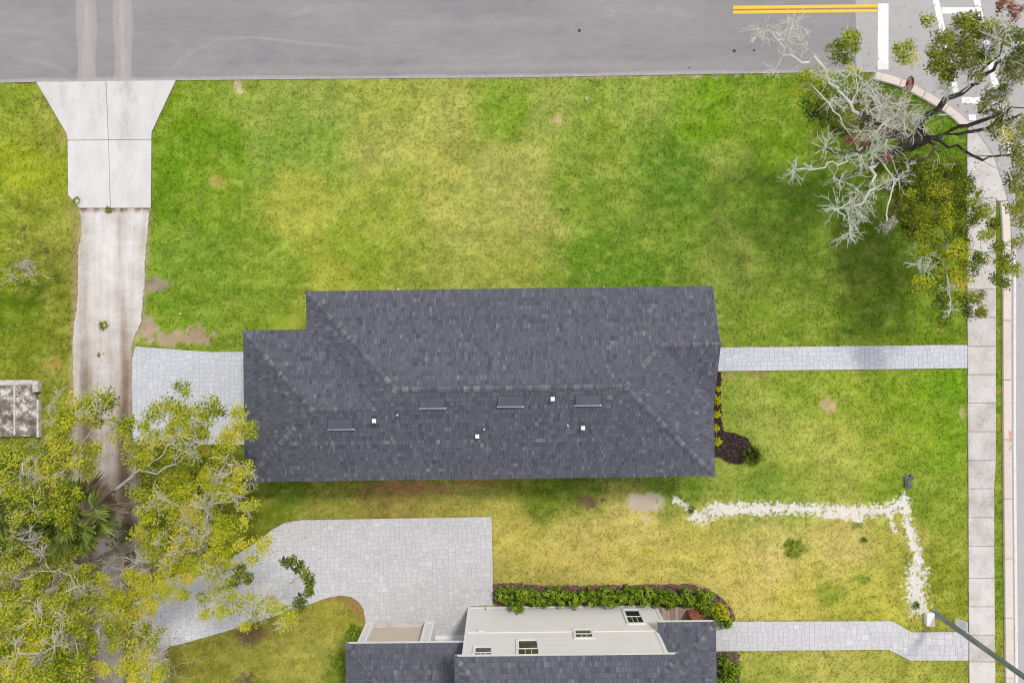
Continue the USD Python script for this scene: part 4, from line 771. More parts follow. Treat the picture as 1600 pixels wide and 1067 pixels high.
# ------------------------------------------------------------------ trees
class Tree:
    """Limbs are traced; every leaf clump or fan of twigs grows from the nearest limb. Node list with parents; thickness from what hangs on it."""
    def __init__(s, seed): s.g = np.random.default_rng(seed); s.p, s.par, s.load, s.kind = [], [], [], []; s.leaf = {}
    def node(s, p, par, kind): s.p.append(np.asarray(p, float)); s.par.append(par); s.load.append(0.0); s.kind.append(kind); return len(s.p) - 1
    def limb(s, pts, kind='limb', jit=.05, start=None, step=.35):
        P = np.array([W(*q) for q in pts])
        if start is None and s.p:
            A = np.array(s.p); start = int(np.argmin(((A - P[0]) ** 2).sum(1)))
        seg = np.linalg.norm(np.diff(P, axis=0), axis=1); n = max(2, int(seg.sum() / step)); t = np.r_[0, np.cumsum(seg)] / seg.sum()
        Q = np.array([np.interp(np.linspace(0, 1, n + 1), t, P[:, k]) for k in range(3)]).T
        Q = np.array([Q[max(0, i - 1):i + 2].mean(0) if 0 < i < n else Q[i] for i in range(n + 1)]); Q[1:-1] += s.g.normal(0, jit, Q[1:-1].shape)
        par = start if start is not None else -1
        for i, q in enumerate(Q):
            if i == 0 and start is not None: continue
            par = s.node(q, par, kind)
        s.load[par] += 1.5
        return par
    def branch_to(s, target, kind, droop=0.0, maxkind=None, step=.3):
        A = np.array(s.p); d = np.linalg.norm(A - target, axis=1) + np.maximum(0, A[:, 2] - target[2] + .3) * 1.3
        if maxkind: d = d + np.array([0 if k in maxkind else 50 for k in s.kind])
        b = int(np.argmin(d)); L = np.linalg.norm(A[b] - target)
        n = max(1, int(L / step)); par = b; bow = s.g.normal(0, .10 * L, 3); bow[2] += .06 * L
        for i in range(1, n + 1):
            t = i / n; q = A[b] * (1 - t) + target * t + bow * math.sin(math.pi * t) + (s.g.normal(0, .04, 3) if i < n else 0)
            par = s.node(q, par, kind)
        return par
    def clump(s, px, py, h, r, col, n=None, flat=.55, dens=1.0, size=1.0, shade=0.0):
        c = W(px, py, h); rm = r * (1 - h / CH) / S; s.last = rm
        shade = shade + s.g.normal(0, .15)
        end = s.branch_to(c - [0, 0, rm * .3], 'branch', maxkind=('limb', 'branch', 'pale'))
        k = max(3, int(dens * (r * r) / 42)); A0 = len(s.p)
        hub = [end]
        for _ in range(k):
            u = s.g.normal(0, 1, 3); u /= np.linalg.norm(u); q = c + u * rm * s.g.random() ** (1 / 2.4) * [1, 1, flat] * s.g.uniform(.7, 1.15)
            b = hub[int(np.argmin([np.linalg.norm(s.p[i] - q) for i in hub]))]
            m = s.node((s.p[b] + q) / 2 + s.g.normal(0, .05, 3), b, 'twig'); e = s.node(q, m, 'twig'); s.load[e] += .5; hub += [m, e]
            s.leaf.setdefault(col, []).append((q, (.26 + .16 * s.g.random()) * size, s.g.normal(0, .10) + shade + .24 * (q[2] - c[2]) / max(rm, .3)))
    def fan(s, px, py, h, r, n=None, kind='bare', fine=1.0):
        """A fan of bare twigs."""
        c = W(px, py, h); rm = r * (1 - h / CH) / S
        end = s.branch_to(c, kind, maxkind=('limb', 'branch', 'pale', kind)); e0 = s.p[end]; d0 = e0 - s.p[s.par[end]]; d0 = d0 / (np.linalg.norm(d0) + 1e-6)
        rm *= 1.35; n = n or int(5 + r * .46 * fine)
        for _ in range(n):
            u = s.g.normal(0, 1, 3) * [1, 1, .6] + d0 * .5; u /= np.linalg.norm(u); L = rm * s.g.uniform(.6, 1.25); par = end; q = e0.copy(); v = u
            for i in range(3):
                v = v + s.g.normal(0, .2, 3); v /= np.linalg.norm(v); q = q + v * L / 3; par = s.node(q, par, kind)
                for _k in range(2):
                    if s.g.random() < .85:
                        w = v + s.g.normal(0, .5, 3); w /= np.linalg.norm(w); p1 = s.node(q + w * L * s.g.uniform(.15, .42), par, kind); s.load[p1] += .12
                        if s.g.random() < .6: w2 = w + s.g.normal(0, .6, 3); p2 = s.node(s.p[p1] + w2 / np.linalg.norm(w2) * L * .2, p1, kind); s.load[p2] += .12
            s.load[par] += .15
    def sprout(s, kind, prob, kid='bare', L0=(.25, .8)):
        """Short forked twigs all along the limbs of a kind."""
        for i in [k for k in range(len(s.p)) if s.kind[k] == kind and s.g.random() < prob]:
            d0 = s.p[i] - s.p[s.par[i]]; d0 /= np.linalg.norm(d0) + 1e-6; v = s.g.normal(0, 1, 3) * [1, 1, .6]; v -= d0 * np.dot(v, d0); v = v / (np.linalg.norm(v) + 1e-6) + d0 * .7; q = s.p[i]; par = i; L = s.g.uniform(*L0)
            for k in range(4):
                v = v / np.linalg.norm(v) + s.g.normal(0, .28, 3); v /= np.linalg.norm(v); q = q + v * L / 4; par = s.node(q, par, kid); s.load[par] += .1
                if s.g.random() < .8:
                    w = v + s.g.normal(0, .7, 3); w /= np.linalg.norm(w); p1 = s.node(q + w * L * s.g.uniform(.2, .4), par, kid); s.load[p1] += .08
                    if s.g.random() < .5: w = w + s.g.normal(0, .6, 3); p2 = s.node(s.p[p1] + w / np.linalg.norm(w) * L * .22, p1, kid); s.load[p2] += .08
    def build(s, name, label, cat, base, mats, r0, leafmats, thin=.008, dens=1.0, group=None, ex=.46):
        n = len(s.p); P = np.array(s.p); load = np.array(s.load)
        for i in range(n - 1, 0, -1):
            if s.par[i] >= 0: load[s.par[i]] += load[i]
        fr_ = load / load.max(); rad = np.maximum(thin, r0 * np.where(np.array([k in ('limb', 'trunk') for k in s.kind]), fr_ ** ex, .62 * fr_ ** (ex + .14)))
        t = thing(name, label, cat, W(*base), group=group)
        kids = [[] for _ in range(n)]
        for i in range(n):
            if s.par[i] >= 0: kids[s.par[i]].append(i)
        mb = {'trunk': MB(), 'limb': [], 'branches': MB(), 'twigs': MB(), 'dead_twigs': MB()}
        done = np.zeros(n, bool)
        stack = [(0, -1)]
        while stack:
            i, par = stack.pop(); chain = ([par] if par >= 0 else []) + [i]; rr = [min(rad[par], rad[i] * 1.25)] if par >= 0 else []; rr.append(rad[i])
            while kids[i]:
                ks = sorted(kids[i], key=lambda k: -rad[k])
                nx = next((k for k in ks if (s.kind[k] == s.kind[i]) or (s.kind[i] == 'trunk')), None)
                for k in ks:
                    if k != nx: stack.append((k, i))
                if nx is None: break
                i = nx; chain.append(i); rr.append(rad[i])
            if len(chain) < 2: continue
            kd = s.kind[chain[-1]]; pts = P[chain]; rr = np.array(rr)
            if par < 0: rr[0] *= 1.35
            big = rr.max() > .055
            sides = 10 if rr.max() > .12 else 6 if rr.max() > .03 else 4 if rr.max() > .016 else 3
            if par < 0: mb['trunk'].tube(pts, rr, 12)
            elif kd in ('limb', 'pale') and big: mb['limb'].append((MB().tube(pts, rr, sides), kd))
            elif kd == 'bare': mb['dead_twigs'].tube(pts, rr, sides, cap=False)
            elif kd == 'twig': mb['twigs'].tube(pts, rr, 3, cap=False)
            else: mb['branches'].tube(pts, rr, sides)
        part(t, 'trunk', mb['trunk'], mats[0])
        for m, kd in mb['limb']: part(t, 'limb', m, mats[1] if kd == 'limb' else mats[2])
        if mb['branches'].n: part(t, 'branches', mb['branches'], mats[2], kind='stuff')
        if mb['twigs'].n: part(t, 'twigs', mb['twigs'], mats[3], kind='stuff')
        if mb['dead_twigs'].n: part(t, 'bare_twigs', mb['dead_twigs'], mats[4], kind='stuff')
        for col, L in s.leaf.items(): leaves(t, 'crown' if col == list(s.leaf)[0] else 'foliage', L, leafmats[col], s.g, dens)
        return t
def leaves(t, name, sprays, m, g, dens=1.0, ln=(.075, .14), wd=.52, per=54, up=1.0):
    """Leaf blades scattered about the tips of the twigs: each a folded diamond."""
    C = np.array([q[0] for q in sprays]); rs = np.array([q[1] for q in sprays]); tn = np.array([q[2] for q in sprays])
    k = int(per * dens); n = len(C) * k
    c = np.repeat(C, k, 0); r = np.repeat(rs, k); u = g.normal(0, 1, (n, 3)); u /= np.linalg.norm(u, axis=1, keepdims=True)
    c = c + u * (r * g.random(n) ** .5)[:, None] * [1, 1, .7]
    nrm = u * .7 + g.normal(0, .5, (n, 3)) + [0, 0, up]; nrm /= np.linalg.norm(nrm, axis=1, keepdims=True)
    a = np.cross(nrm, g.normal(0, 1, (n, 3))); a /= np.linalg.norm(a, axis=1, keepdims=True) + 1e-9; b = np.cross(nrm, a)
    L = g.uniform(*ln, n)[:, None]; w = L * wd * g.uniform(.7, 1.2, (n, 1))
    v = np.stack([c - a * L * .5, c + b * w * .5 - nrm * L * .10, c + a * L * .55, c - b * w * .5 - nrm * L * .10], 1).reshape(-1, 3)
    i = np.arange(n)[:, None] * 4; f = np.concatenate([i + [0, 1, 2], i + [0, 2, 3]], 1).reshape(-1, 3)
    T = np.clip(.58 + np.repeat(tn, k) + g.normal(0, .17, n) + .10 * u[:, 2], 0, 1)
    part(t, name, (v, f, np.repeat(T, 4)), m, kind='stuff')

LM = {k: M['leaf_' + k] for k in ('green', 'yellow', 'dark', 'red')}
BK = (M['bark_grey'], M['bark_grey'], M['bark_pale'], M['bark_pale'], M['bark_pale'])
# broad oak on the left
A = Tree(101)
A.limb([(225, 838, -.1), (185, 862, 2.2), (142, 885, 4.2)], 'trunk', .03)
for L in ([(142,885,4.2),(118,900,5.2),(95,917,6.2),(60,930,7),(25,935,7.8),(-15,940,8.5)], [(75,926,6.7),(57,955,7.5),(58,975,8),(60,1000,8.5),(85,1020,9.1)], [(60,1000,8.5),(30,1020,9),(10,1050,9.2)],
          [(142,885,4.2),(100,870,5.2),(60,888,6),(20,905,6.8)], [(125,878,4.6),(78,868,5.5),(40,870,6.3),(8,862,7)], [(142,885,4.2),(104,850,5.3),(70,802,6.5),(54,796,7),(22,766,8),(12,730,8.4)],
          [(125,868,4.8),(106,838,5.4),(101,800,6),(97,755,6.8),(103,700,7.6),(118,668,8.2),(136,646,8.7)], [(100,760,6.7),(112,740,7.1),(122,700,7.7),(152,655,8.2)], [(97,755,6.8),(70,720,7.6),(50,690,8.2)],
          [(185,862,2.2),(168,830,3.5),(158,798,4.5),(188,755,5.5),(222,733,6.2),(263,700,7),(284,655,7.6)], [(222,733,6.2),(245,738,6.4),(280,722,6.8),(300,690,7)], [(188,755,5.5),(208,765,5.8),(225,790,6)], [(200,748,5.8),(228,706,6.4)]):
    A.limb(L, 'limb' if L[0][2] < 5 and L[0] != (185,862,2.2) and L[0] != (125,868,4.8) else 'pale')
for c in ((115,642,8.5,28),(165,630,8,24),(94,668,8.5,20),(188,672,7.5,20),(150,655,8,20),(60,712,8,28),(18,712,8,26),(100,700,8,28),(30,728,8,34),(70,730,8,32),(125,712,7.5,25),(8,768,8,26),(48,768,8,28),(85,785,7.5,22),(118,772,7,16),(105,816,7,20),(122,850,6,22),(24,850,7,22),(88,880,6,22),(12,890,7,26),(112,930,6.5,24),(140,897,5,18),(28,960,8,34),(82,962,8,30),(110,985,8,28),(18,1005,8.5,36),(70,1030,9,32),(20,1050,9,34),(112,1040,8.5,22),
          (245,690,6.8,24),(284,648,7.4,28),(284,612,7.4,13),(250,640,7.2,18),(310,658,7.2,25),(332,630,7.2,13),(265,630,7.2,14),(220,700,6.4,20),(300,690,6.8,24),(285,720,6.2,24),(250,728,6,22),(222,772,6,16),(238,655,7,12),(345,640,7.2,9),(200,660,7.4,12),(135,905,5.4,20),(150,930,5.8,20),(130,960,6.6,24),(60,905,6.8,22),(60,1060,9,26),(140,1000,7,16),(95,1060,8.8,22),(5,725,8.3,22),(35,870,6.8,18),(75,845,6.6,15),(135,735,7,13),(235,715,6.4,18),(268,740,6,18),(210,725,6.2,12),(5,960,8.2,22),(110,905,5.8,16),(135,1060,8,14),(310,640,7.3,14),(155,905,5.2,18),(165,985,6.2,18),(125,1015,7.4,20),(100,935,6.4,20),(70,800,7.4,18),(90,760,7.6,18),(30,800,7.6,20),(5,1030,9,24),(50,930,7.2,20),(150,640,8.4,18),(205,690,6.9,13),(100,800,7.3,16),(128,828,6.6,15),(150,700,7.4,12),(228,670,6.9,14),(275,705,6.6,20)):
    A.clump(*c, 'green', shade=.04 if c[0] < 210 else -.06)
for c in ((55,985,8.2,26),(45,1045,9,26),(100,655,8.6,16),(15,930,7.6,20),(60,1000,8.6,20),(90,1010,8.6,18),(290,668,7.3,16),(270,680,7,14)): A.clump(*c, 'yellow', shade=-.05)
for c in ((45,830,7,18),(60,845,6.8,14),(85,1010,9.2,16),(20,900,7.2,18),(25,945,8,14),(155,1000,7,12),(60,1020,9.4,16),(180,800,5.2,10),(112,690,7.9,12),(170,880,4.4,14),(190,890,4,14)): A.fan(*c)
for q in range(46):
    x, y, h = [(30,735,9.3),(110,660,9.2),(60,960,9.2),(30,1030,9.9),(100,1000,9),(270,660,8.1),(290,700,7.6),(80,880,7.2),(20,860,7.9),(60,740,8.8),(115,930,7.4),(130,640,9.2)][q % 12]; A.fan(x + A.g.normal(0, 24), y + A.g.normal(0, 24), h, A.g.uniform(9, 17), n=5)
A.sprout('pale', .5); A.sprout('limb', .2)
A.build('oak_tree', 'broad oak with green crown and grey trunk, over the sandy track and old slab', 'tree', (225, 838, 0), BK, .30, LM, dens=1.2)
# yellower oak beside it, hanging over the lower paved drive
B = Tree(102)
B.limb([(205, 905, -.1), (195, 902, 1.2), (185, 900, 2.0)], 'trunk', .02)
for L in ([(185,900,2),(230,880,3.5),(262,870,4.5),(300,840,5.3),(330,790,6),(345,740,6.4),(356,708,6.7),(366,676,7.1)], [(262,870,4.5),(310,880,5),(350,900,5.4),(400,915,5.8),(450,905,6.2),(480,905,6.5)], [(310,880,5),(340,930,5.6),(375,955,5.9),(430,960,6.1)], [(350,895,5.4),(378,880,5.9),(410,850,6.1)],
          [(185,900,2),(200,950,4),(225,990,5),(250,1020,5.5),(262,1048,6)], [(185,900,2),(165,930,4),(150,985,6),(157,1012,6.5),(140,1040,7),(135,1062,7.5)], [(300,840,5.3),(280,790,5.8),(250,770,6)], [(330,790,6),(372,780,6.3),(388,792,6.4)], [(345,740,6.4),(368,735,6.6),(378,738,6.7)]):
    B.limb(L, 'limb' if L[0] == (185,900,2) and L[1][0] != 165 and L[1][0] != 200 else 'pale')
for L in ([(250,1020,5.5),(273,1003,5.8),(285,1012,6),(304,1006,6.2)], [(273,1003,5.8),(286,1018,6.1),(295,1036,6.3)], [(262,1045,6),(282,1038,6.2),(324,1024,6.6)], [(262,1048,6),(275,1056,6.2),(295,1064,6.4),(306,1058,6.5)], [(225,990,5),(268,1020,5.7),(264,1052,6)]): B.limb(L, 'bare', .03)
for c in ((370,742,6.5,24),(344,757,6.3,20),(385,790,6.4,16),(320,740,6.0,20),(290,758,5.7,25),(255,765,5.7,22),(230,800,5.6,20),(270,800,5.6,26),(312,800,5.9,24),(345,812,6,18),(330,840,5.7,26),(290,840,5.5,27),(250,840,5,25),(232,870,4.6,20),(270,880,5,26),(310,882,5.3,26),(345,868,5.6,22),(240,925,5,24),(205,940,4.8,26),(172,960,5.6,28),(210,985,5.3,24),(240,1000,5.6,18),(180,1000,6,20),(238,1040,6,22),(214,1055,6,18),(355,835,6,18),(378,815,6.3,12),(225,905,4.6,20),(200,1020,6,14),(385,730,6.6,10),(300,720,5.6,18),(350,715,6.3,14),(280,745,5.6,18),(215,830,4.8,18),(260,905,4.9,20),(185,930,5,20),(155,1040,7,16),(320,765,5.8,18),(360,770,6.2,16),(215,1065,6,16),(245,1065,6,16),(295,905,5.2,18),(205,900,4.6,16),(190,975,5.6,18),(235,955,5.4,18),(195,1045,6,18),(225,1025,6,18),(270,925,5.2,16),(325,880,5.4,18),(375,850,6,14),(270,742,5.4,20),(330,752,5.8,18),(305,705,5.6,18),(350,835,5.9,16),(260,720,5.4,18),(240,780,5.6,18),(300,800,5.8,20)):
    B.clump(*c, 'yellow', shade=.05)
for c in ((345,920,5.6,20),(310,937,5.6,15),(362,878,5.8,17),(402,853,6.1,12),(414,844,6.1,8),(340,958,5.8,14),(376,952,5.9,16),(410,942,6,17),(435,955,6.1,12),(385,975,5.6,10),(360,905,5.6,12),(330,905,5.4,16),(290,930,5.4,9),(350,945,5.7,14),(395,930,5.9,14),(425,945,6.1,12),(370,925,5.8,14),(455,960,6.2,9),(395,965,5.8,12),(320,960,5.5,9),(390,878,5.9,10),(445,978,5.8,10),(345,895,5.5,14)):
    B.clump(*c, 'yellow', dens=.55, shade=-.08)
for c in ((368,672,7.1,26),(387,668,7.1,17),(350,690,6.9,14),(375,650,7.2,14)): B.clump(*c, 'green', shade=.14)
for c in ((376,900,6.2,19),(444,879,6.4,9),(454,876,6.4,10),(465,884,6.5,9),(474,893,6.5,10),(481,904,6.5,10),(484,917,6.5,9),(480,929,6.5,10),(474,940,6.4,10),(470,949,6.4,8)): B.clump(*c, 'dark', dens=1.25, size=.75, shade=0)
for c in ((321,791,6,20),(300,812,5.8,16),(345,740,6.5,14),(290,826,5.4,16),(320,820,5.7,16),(250,870,4.6,16),(330,880,5.4,14),(420,930,6,14),(392,910,5.8,12),(265,1000,5.7,12),(240,1010,5.6,12),(150,1005,6.4,14),(230,960,5,12),(310,850,5.5,14),(325,930,5.6,10),(370,725,6.6,10),(360,925,5.9,11),(385,945,6,11),(410,960,6,10),(345,940,5.7,10),(440,935,6.2,10),(460,905,6.4,9),(330,895,5.6,11),(385,795,6.5,9),(215,880,4,14)): B.fan(*c)
for q in range(44):
    x, y, h = [(260,790,6.5),(310,810,6.7),(345,770,7),(290,850,6.3),(370,740,7.2),(240,870,5.9),(200,950,6.1),(220,1000,6.3),(330,860,6.5),(400,940,6.6),(240,1040,6.9)][q % 11]; B.fan(x + B.g.normal(0, 20), y + B.g.normal(0, 18), h, B.g.uniform(8, 16), n=5)
B.sprout('pale', .5); B.sprout('limb', .2)
B.build('oak_tree', 'yellow leaved oak with pale dead twigs hanging over the curved end of the lower driveway', 'tree', (205, 905, 0), BK, .24, LM, dens=1.2)

# large lichen-grey oak at the crossing, mostly bare
C = Tree(103); PALE = {(1341,177),(1286,99),(1226,73),(1230,85),(1370,187),(1355,227),(1378,252),(1362,296),(1350,317),(1364,272),(1484,154),(1512,142),(1461,240)}
C.limb([(1387, 244, -.1), (1425, 228, 2.5), (1452, 215, 4.0)], 'trunk', .03)
for L in ([(1452,215,4.0),(1500,200,5.2),(1541,189,6),(1580,175,6.8),(1615,160,7.4)], [(1452,215,4.0),(1510,207,5),(1562,194,5.8),(1596,178,6.6)], [(1440,220,3.5),(1440,187,4.8),(1484,154,5.8),(1512,142,6.2),(1535,118,6.8),(1551,105,7.2),(1585,86,8)],
          [(1445,218,3.8),(1412,215,4.6),(1393,208,5.4),(1370,187,6.3),(1341,177,7)], [(1341,177,7),(1325,163,7.4),(1308,142,7.8),(1295,116,8.2),(1286,99,8.4),(1271,82,8.6)], [(1286,99,8.4),(1260,99,8.6),(1235,95,8.9),(1226,73,9.1),(1205,50,9.4)], [(1226,73,9.1),(1236,45,9.4)], [(1230,85,9),(1250,62,9.2)],
          [(1370,187,6.3),(1363,154,7),(1354,131,7.5),(1328,105,8),(1324,75,8.4),(1326,50,8.8)], [(1412,215,4.6),(1393,213,5.4),(1355,227,6),(1330,235,6.4),(1305,237,6.8),(1287,230,7)], [(1355,227,6),(1317,251,6.3),(1281,263,6.8),(1255,265,7),(1236,268,7.3)],
          [(1400,235,3.6),(1373,256,4.6),(1345,266,5.2),(1301,281,5.6)], [(1378,252,4.4),(1366,262,5.2),(1360,285,5.8),(1362,298,6),(1350,317,6.4),(1337,341,6.8),(1328,362,7.1)], [(1362,296,6),(1384,288,6.1),(1405,279,6.2)], [(1350,317,6.4),(1330,319,6.6),(1304,329,6.8)], [(1364,272,5.4),(1335,278,5.8),(1312,284,6)],
          [(1452,217,4.0),(1461,232,4.6),(1460,242,5),(1440,250,5.4),(1418,256,5.8)], [(1461,240,4.9),(1468,255,5.4)], [(1456,218,4.1),(1511,239,5),(1554,250,5.8),(1584,240,6.5),(1604,228,6.9)], [(1554,250,5.8),(1572,268,6.2),(1581,282,6.5)],
          [(1484,154,5.8),(1476,130,6.5),(1490,105,7),(1510,82,7.6),(1508,60,8),(1495,52,8.3)], [(1512,142,6.2),(1514,112,7),(1532,84,7.8),(1552,65,8.3),(1572,48,8.8)], [(1535,118,6.8),(1552,84,7.6),(1578,60,8.4)]):
    C.limb(L, 'pale' if L[0][:2] in PALE else 'limb', .09)
for c in ((1340,142,7.8,20),(1328,160,7.4,18),(1362,140,7.4,20),(1380,165,7,20),(1398,182,6.4,20),(1404,162,6.6,16),(1370,205,6.3,18),(1345,205,6.4,16),(1300,155,7.6,14),(1292,122,8.2,16),(1310,112,8,12),(1290,230,7,17),(1240,268,7.3,14),(1266,262,7,9),(1200,48,9.4,18),(1238,42,9.4,17),(1222,62,9.2,18),(1254,60,9.2,13),(1183,54,9.4,9),(1212,108,8.6,11),(1312,282,6,12),(1306,326,6.8,18),(1326,342,6.8,15),(1328,364,7.1,17),(1350,308,6.4,14),(1366,296,6,12),(1402,281,6.2,14),(1348,250,6.1,16),(1362,238,6,16),(1384,225,5.4,18),(1412,190,5.8,16),(1424,178,6,14),(1430,200,5.2,14),(1318,246,6.3,12),(1385,195,6.2,16),(1395,210,5.4,16),(1355,165,7.1,16),(1335,320,6.6,12),(1345,335,6.6,10),(1336,300,6.2,9),(1385,290,6.1,9),(1362,222,6,14),(1376,180,6.8,14),
          (1540,82,8,20),(1556,60,8.5,18),(1500,68,7.9,14),(1575,150,7,20),(1590,128,7.4,16),(1586,190,6.6,14),(1597,210,6.6,12),(1440,182,5.2,14),(1520,120,7,14),(1475,140,6.4,12),(1510,100,7.4,12),(1570,95,7.8,14),(1540,205,6,10),(1418,258,5.8,7)): C.fan(*c, fine=1.5)
for c in ((1325,60,8.7,18),(1310,76,8.4,13),(1341,78,8.4,12),(1325,88,8.2,12),(1308,88,8.2,8),(1338,62,8.6,12)): C.clump(*c, 'green', shade=-.2, size=.85)
for c in ((1475,60,8,20),(1500,40,8.2,21),(1525,33,8.2,16),(1470,95,7.6,21),(1496,76,7.8,24),(1520,65,8,18),(1490,106,7.4,19),(1476,122,7.2,13),(1540,58,8,12),(1590,88,8,22),(1604,112,8,18),(1456,80,7.9,12),(1548,150,6.5,20),(1562,174,6.2,17),(1540,166,6.4,12),(1592,206,6.6,16),(1597,250,6.4,18),(1602,310,6,16),(1598,345,6,10),(1578,110,7.6,14),(1460,105,7.6,12),(1592,60,8.3,16),(1510,90,7.7,18),(1532,50,8,16),(1575,190,6.4,14),(1548,85,7.9,18),(1562,58,8.3,15),(1578,108,7.7,16),(1530,110,7.2,14),(1597,190,6.4,14),(1600,280,6.2,16),(1592,335,6,12),(1555,205,6.2,10),(1585,228,6.4,16),(1590,275,6.2,16),(1596,375,5.8,14),(1570,140,7,14)): C.clump(*c, 'dark', shade=.14, dens=1.25)
for c in ((1411,84,8,10),(1405,72,8,9),(1419,92,8,8),(1420,72,8,7),(1452,30,8.5,10),(1560,36,8.6,14),(1575,62,8.4,12),(1533,40,8.3,12),(1545,90,7.8,10),(1570,215,6.6,10),(1508,30,8.3,12)): C.clump(*c, 'green', shade=-.02, dens=.8)
for c in ((1266,124,5.5,20),(1250,138,5,13),(1292,118,5.6,12),(1335,108,6.5,11),(1280,148,5,13),(1345,122,6.4,9)): C.clump(*c, 'yellow', shade=-.12, dens=.75)
for c in ((1288,152,4.6,20),(1302,182,4,24),(1330,200,4,20),(1276,176,4,16),(1320,150,5,14),(1355,195,4.5,14),(1390,178,4.5,14),(1312,205,3.6,18),(1405,315,3.2,18),(1440,285,3.4,20),(1480,275,3.6,18),(1430,360,3.2,18),(1410,245,3.6,16),(1350,160,4.5,16),(1372,150,5,13),(1262,160,4,12)): C.clump(*c, 'dark', shade=-.02)
for c in ((1564,7,8.8,9),(1590,22,8.8,10),(1330,222,6.2,10),(1350,222,6,9),(1385,246,5.2,8),(1580,10,8.8,7)): C.clump(*c, 'red', dens=.7, size=.7)
for L in ([(1400, 268, 4.6), (1388, 320, 5), (1386, 345, 5)],): C.limb(L)
C.clump(1386, 352, 4.9, 13, 'moss', flat=.4)
C.sprout('pale', .8); C.sprout('limb', .10)
C.build('oak_tree', 'big oak of bare lichen grey branches leaning over the road corner and stop sign', 'tree', (1387, 244, 0), (M['bark_dark'], M['bark_dark'], M['lichen'], M['lichen'], M['lichen']), .25, {**LM, 'moss': M['moss']}, thin=.007, ex=.34)
# smaller leafy oak by the sidewalk
D = Tree(104)
D.limb([(1440, 345, -.1), (1455, 341, 1.2), (1466, 338, 2)], 'trunk', .02)
for L in ([(1466,338,2),(1474,355,2.8),(1478,385,3.5),(1477,415,4),(1482,445,4.5),(1485,480,4.8)], [(1466,338,2),(1500,320,3.5),(1530,310,4.5),(1565,315,5)], [(1470,345,2.4),(1440,300,3.6),(1425,268,4.2)], [(1478,385,3.5),(1530,390,4.6),(1560,408,5),(1582,420,5.3)], [(1477,400,3.8),(1455,402,4.1),(1440,425,4.5)], [(1481,440,4.4),(1505,458,4.8),(1526,472,5)], [(1455,322,2.6),(1480,280,4),(1490,255,4.4)], [(1535,385,4.7),(1528,360,4.9)]): D.limb(L)
for c in ((1450,272,4,25),(1485,257,4.2,20),(1440,310,3.8,26),(1475,302,4,24),(1503,285,4.4,16),(1455,345,3.8,23),(1460,388,4,19),(1465,430,4.3,18),(1475,500,4.4,14),(1500,365,4.2,17),(1535,332,5,16),(1552,350,5,13),(1527,310,4.8,12),(1536,400,5,14),(1520,416,4.9,12),(1572,412,5.3,16),(1586,425,5.3,12),(1565,440,5.3,13),(1590,328,5,13),(1586,300,5,12),(1542,370,5,12),(1560,385,5,10),(1430,290,3.8,20),(1435,330,3.8,20),(1460,300,4,20),(1445,370,3.8,16),(1490,312,4.2,16),(1505,390,4.4,14),(1470,410,4.2,14),(1510,300,4.5,12),(1515,345,4.6,14)): D.clump(*c, 'green', shade=-.2)
for c in ((1490,342,4.2,22),(1496,396,4.4,21),(1440,440,4.5,14),(1428,455,4.4,11),(1496,432,4.5,18),(1500,460,4.6,14),(1442,395,4.3,10)): D.clump(*c, 'yellow', shade=-.16)
for c in ((1420,262,3.8,24),(1410,300,3.5,24),(1422,345,3.5,22),(1470,466,4.5,18),(1526,470,5,15),(1515,486,4.9,10),(1535,484,5,9),(1505,330,4,14),(1400,335,3.2,14),(1395,290,3.2,14)): D.clump(*c, 'dark', shade=0)
for c in ((1440,402,4.3,14),(1445,425,4.5,13),(1432,412,4.3,10),(1482,455,4.6,12),(1485,485,4.8,11),(1497,408,4.2,10)): D.fan(*c)
D.build('oak_tree', 'small dense oak with whitish upright stem, its leaves reaching across the sidewalk', 'tree', (1440, 345, 0), (M['bark_pale'],) * 4 + (M['lichen'],), .10, LM, dens=1.9)

# fan palms under the left oak
def palm(base, crown, label, seed, dead=True):
    g = np.random.default_rng(seed); t = thing('palm_tree', label, 'palm', W(*base), group=None)
    a, c = W(*base), W(*crown); mid = (a + c) / 2 + [.15, -.1, 0]
    q = np.linspace(0, 1, 14)[:, None]; pts = (1 - q) ** 2 * a + 2 * q * (1 - q) * mid + q ** 2 * c; pts[0, 2] -= .15
    part(t, 'trunk', MB().tube(pts, np.linspace(.24, .2, 14) + .012 * (np.arange(14) % 2), 12), M['palm_trunk'])
    nf = 22
    for k in range(nf):
        az = 2.4 * k + g.normal(0, .15); el = math.radians(75 - 110 * k / nf); dd = k / nf > .72 and dead
        d = np.array([math.cos(az) * math.cos(el), math.sin(az) * math.cos(el), math.sin(el)]); L = g.uniform(.9, 1.25) * (1 if not dd else .8)
        hub = c + d * L + [0, 0, -.12 * L]
        mb = MB().tube([c, c + d * L * .5 + [0, 0, .04], hub], [.022, .016, .012], 4)
        side = np.cross(d, [0, 0, 1]); side /= np.linalg.norm(side) + 1e-6; upv = np.cross(side, d)
        for j in range(25):
            an = math.radians(-118 + 236 * j / 24); dr = d * math.cos(an) + side * math.sin(an); l = g.uniform(.75, 1.0) * (1.1 - .3 * abs(an) / 2.1)
            p0, p1, p2 = hub, hub + dr * l * .55 + upv * .05, hub + dr * l + upv * -.10 + [0, 0, -.22 * l - (.3 * l if dd else 0)]
            wv_ = np.cross(dr, upv); wv_ /= np.linalg.norm(wv_) + 1e-6
            mb.add([p0, p1 + wv_ * .02, p2, p1 - wv_ * .02], [(0, 1, 2), (0, 2, 3)], np.clip(.5 + g.normal(0, .2), 0, 1))
        part(t, 'dead_frond' if dd else 'frond', mb, M['frond_dead'] if dd else M['frond'])
palm((243, 782, 0), (128, 803, 5.9), 'fan palm on a smooth leaning trunk beside the sandy track', 5)
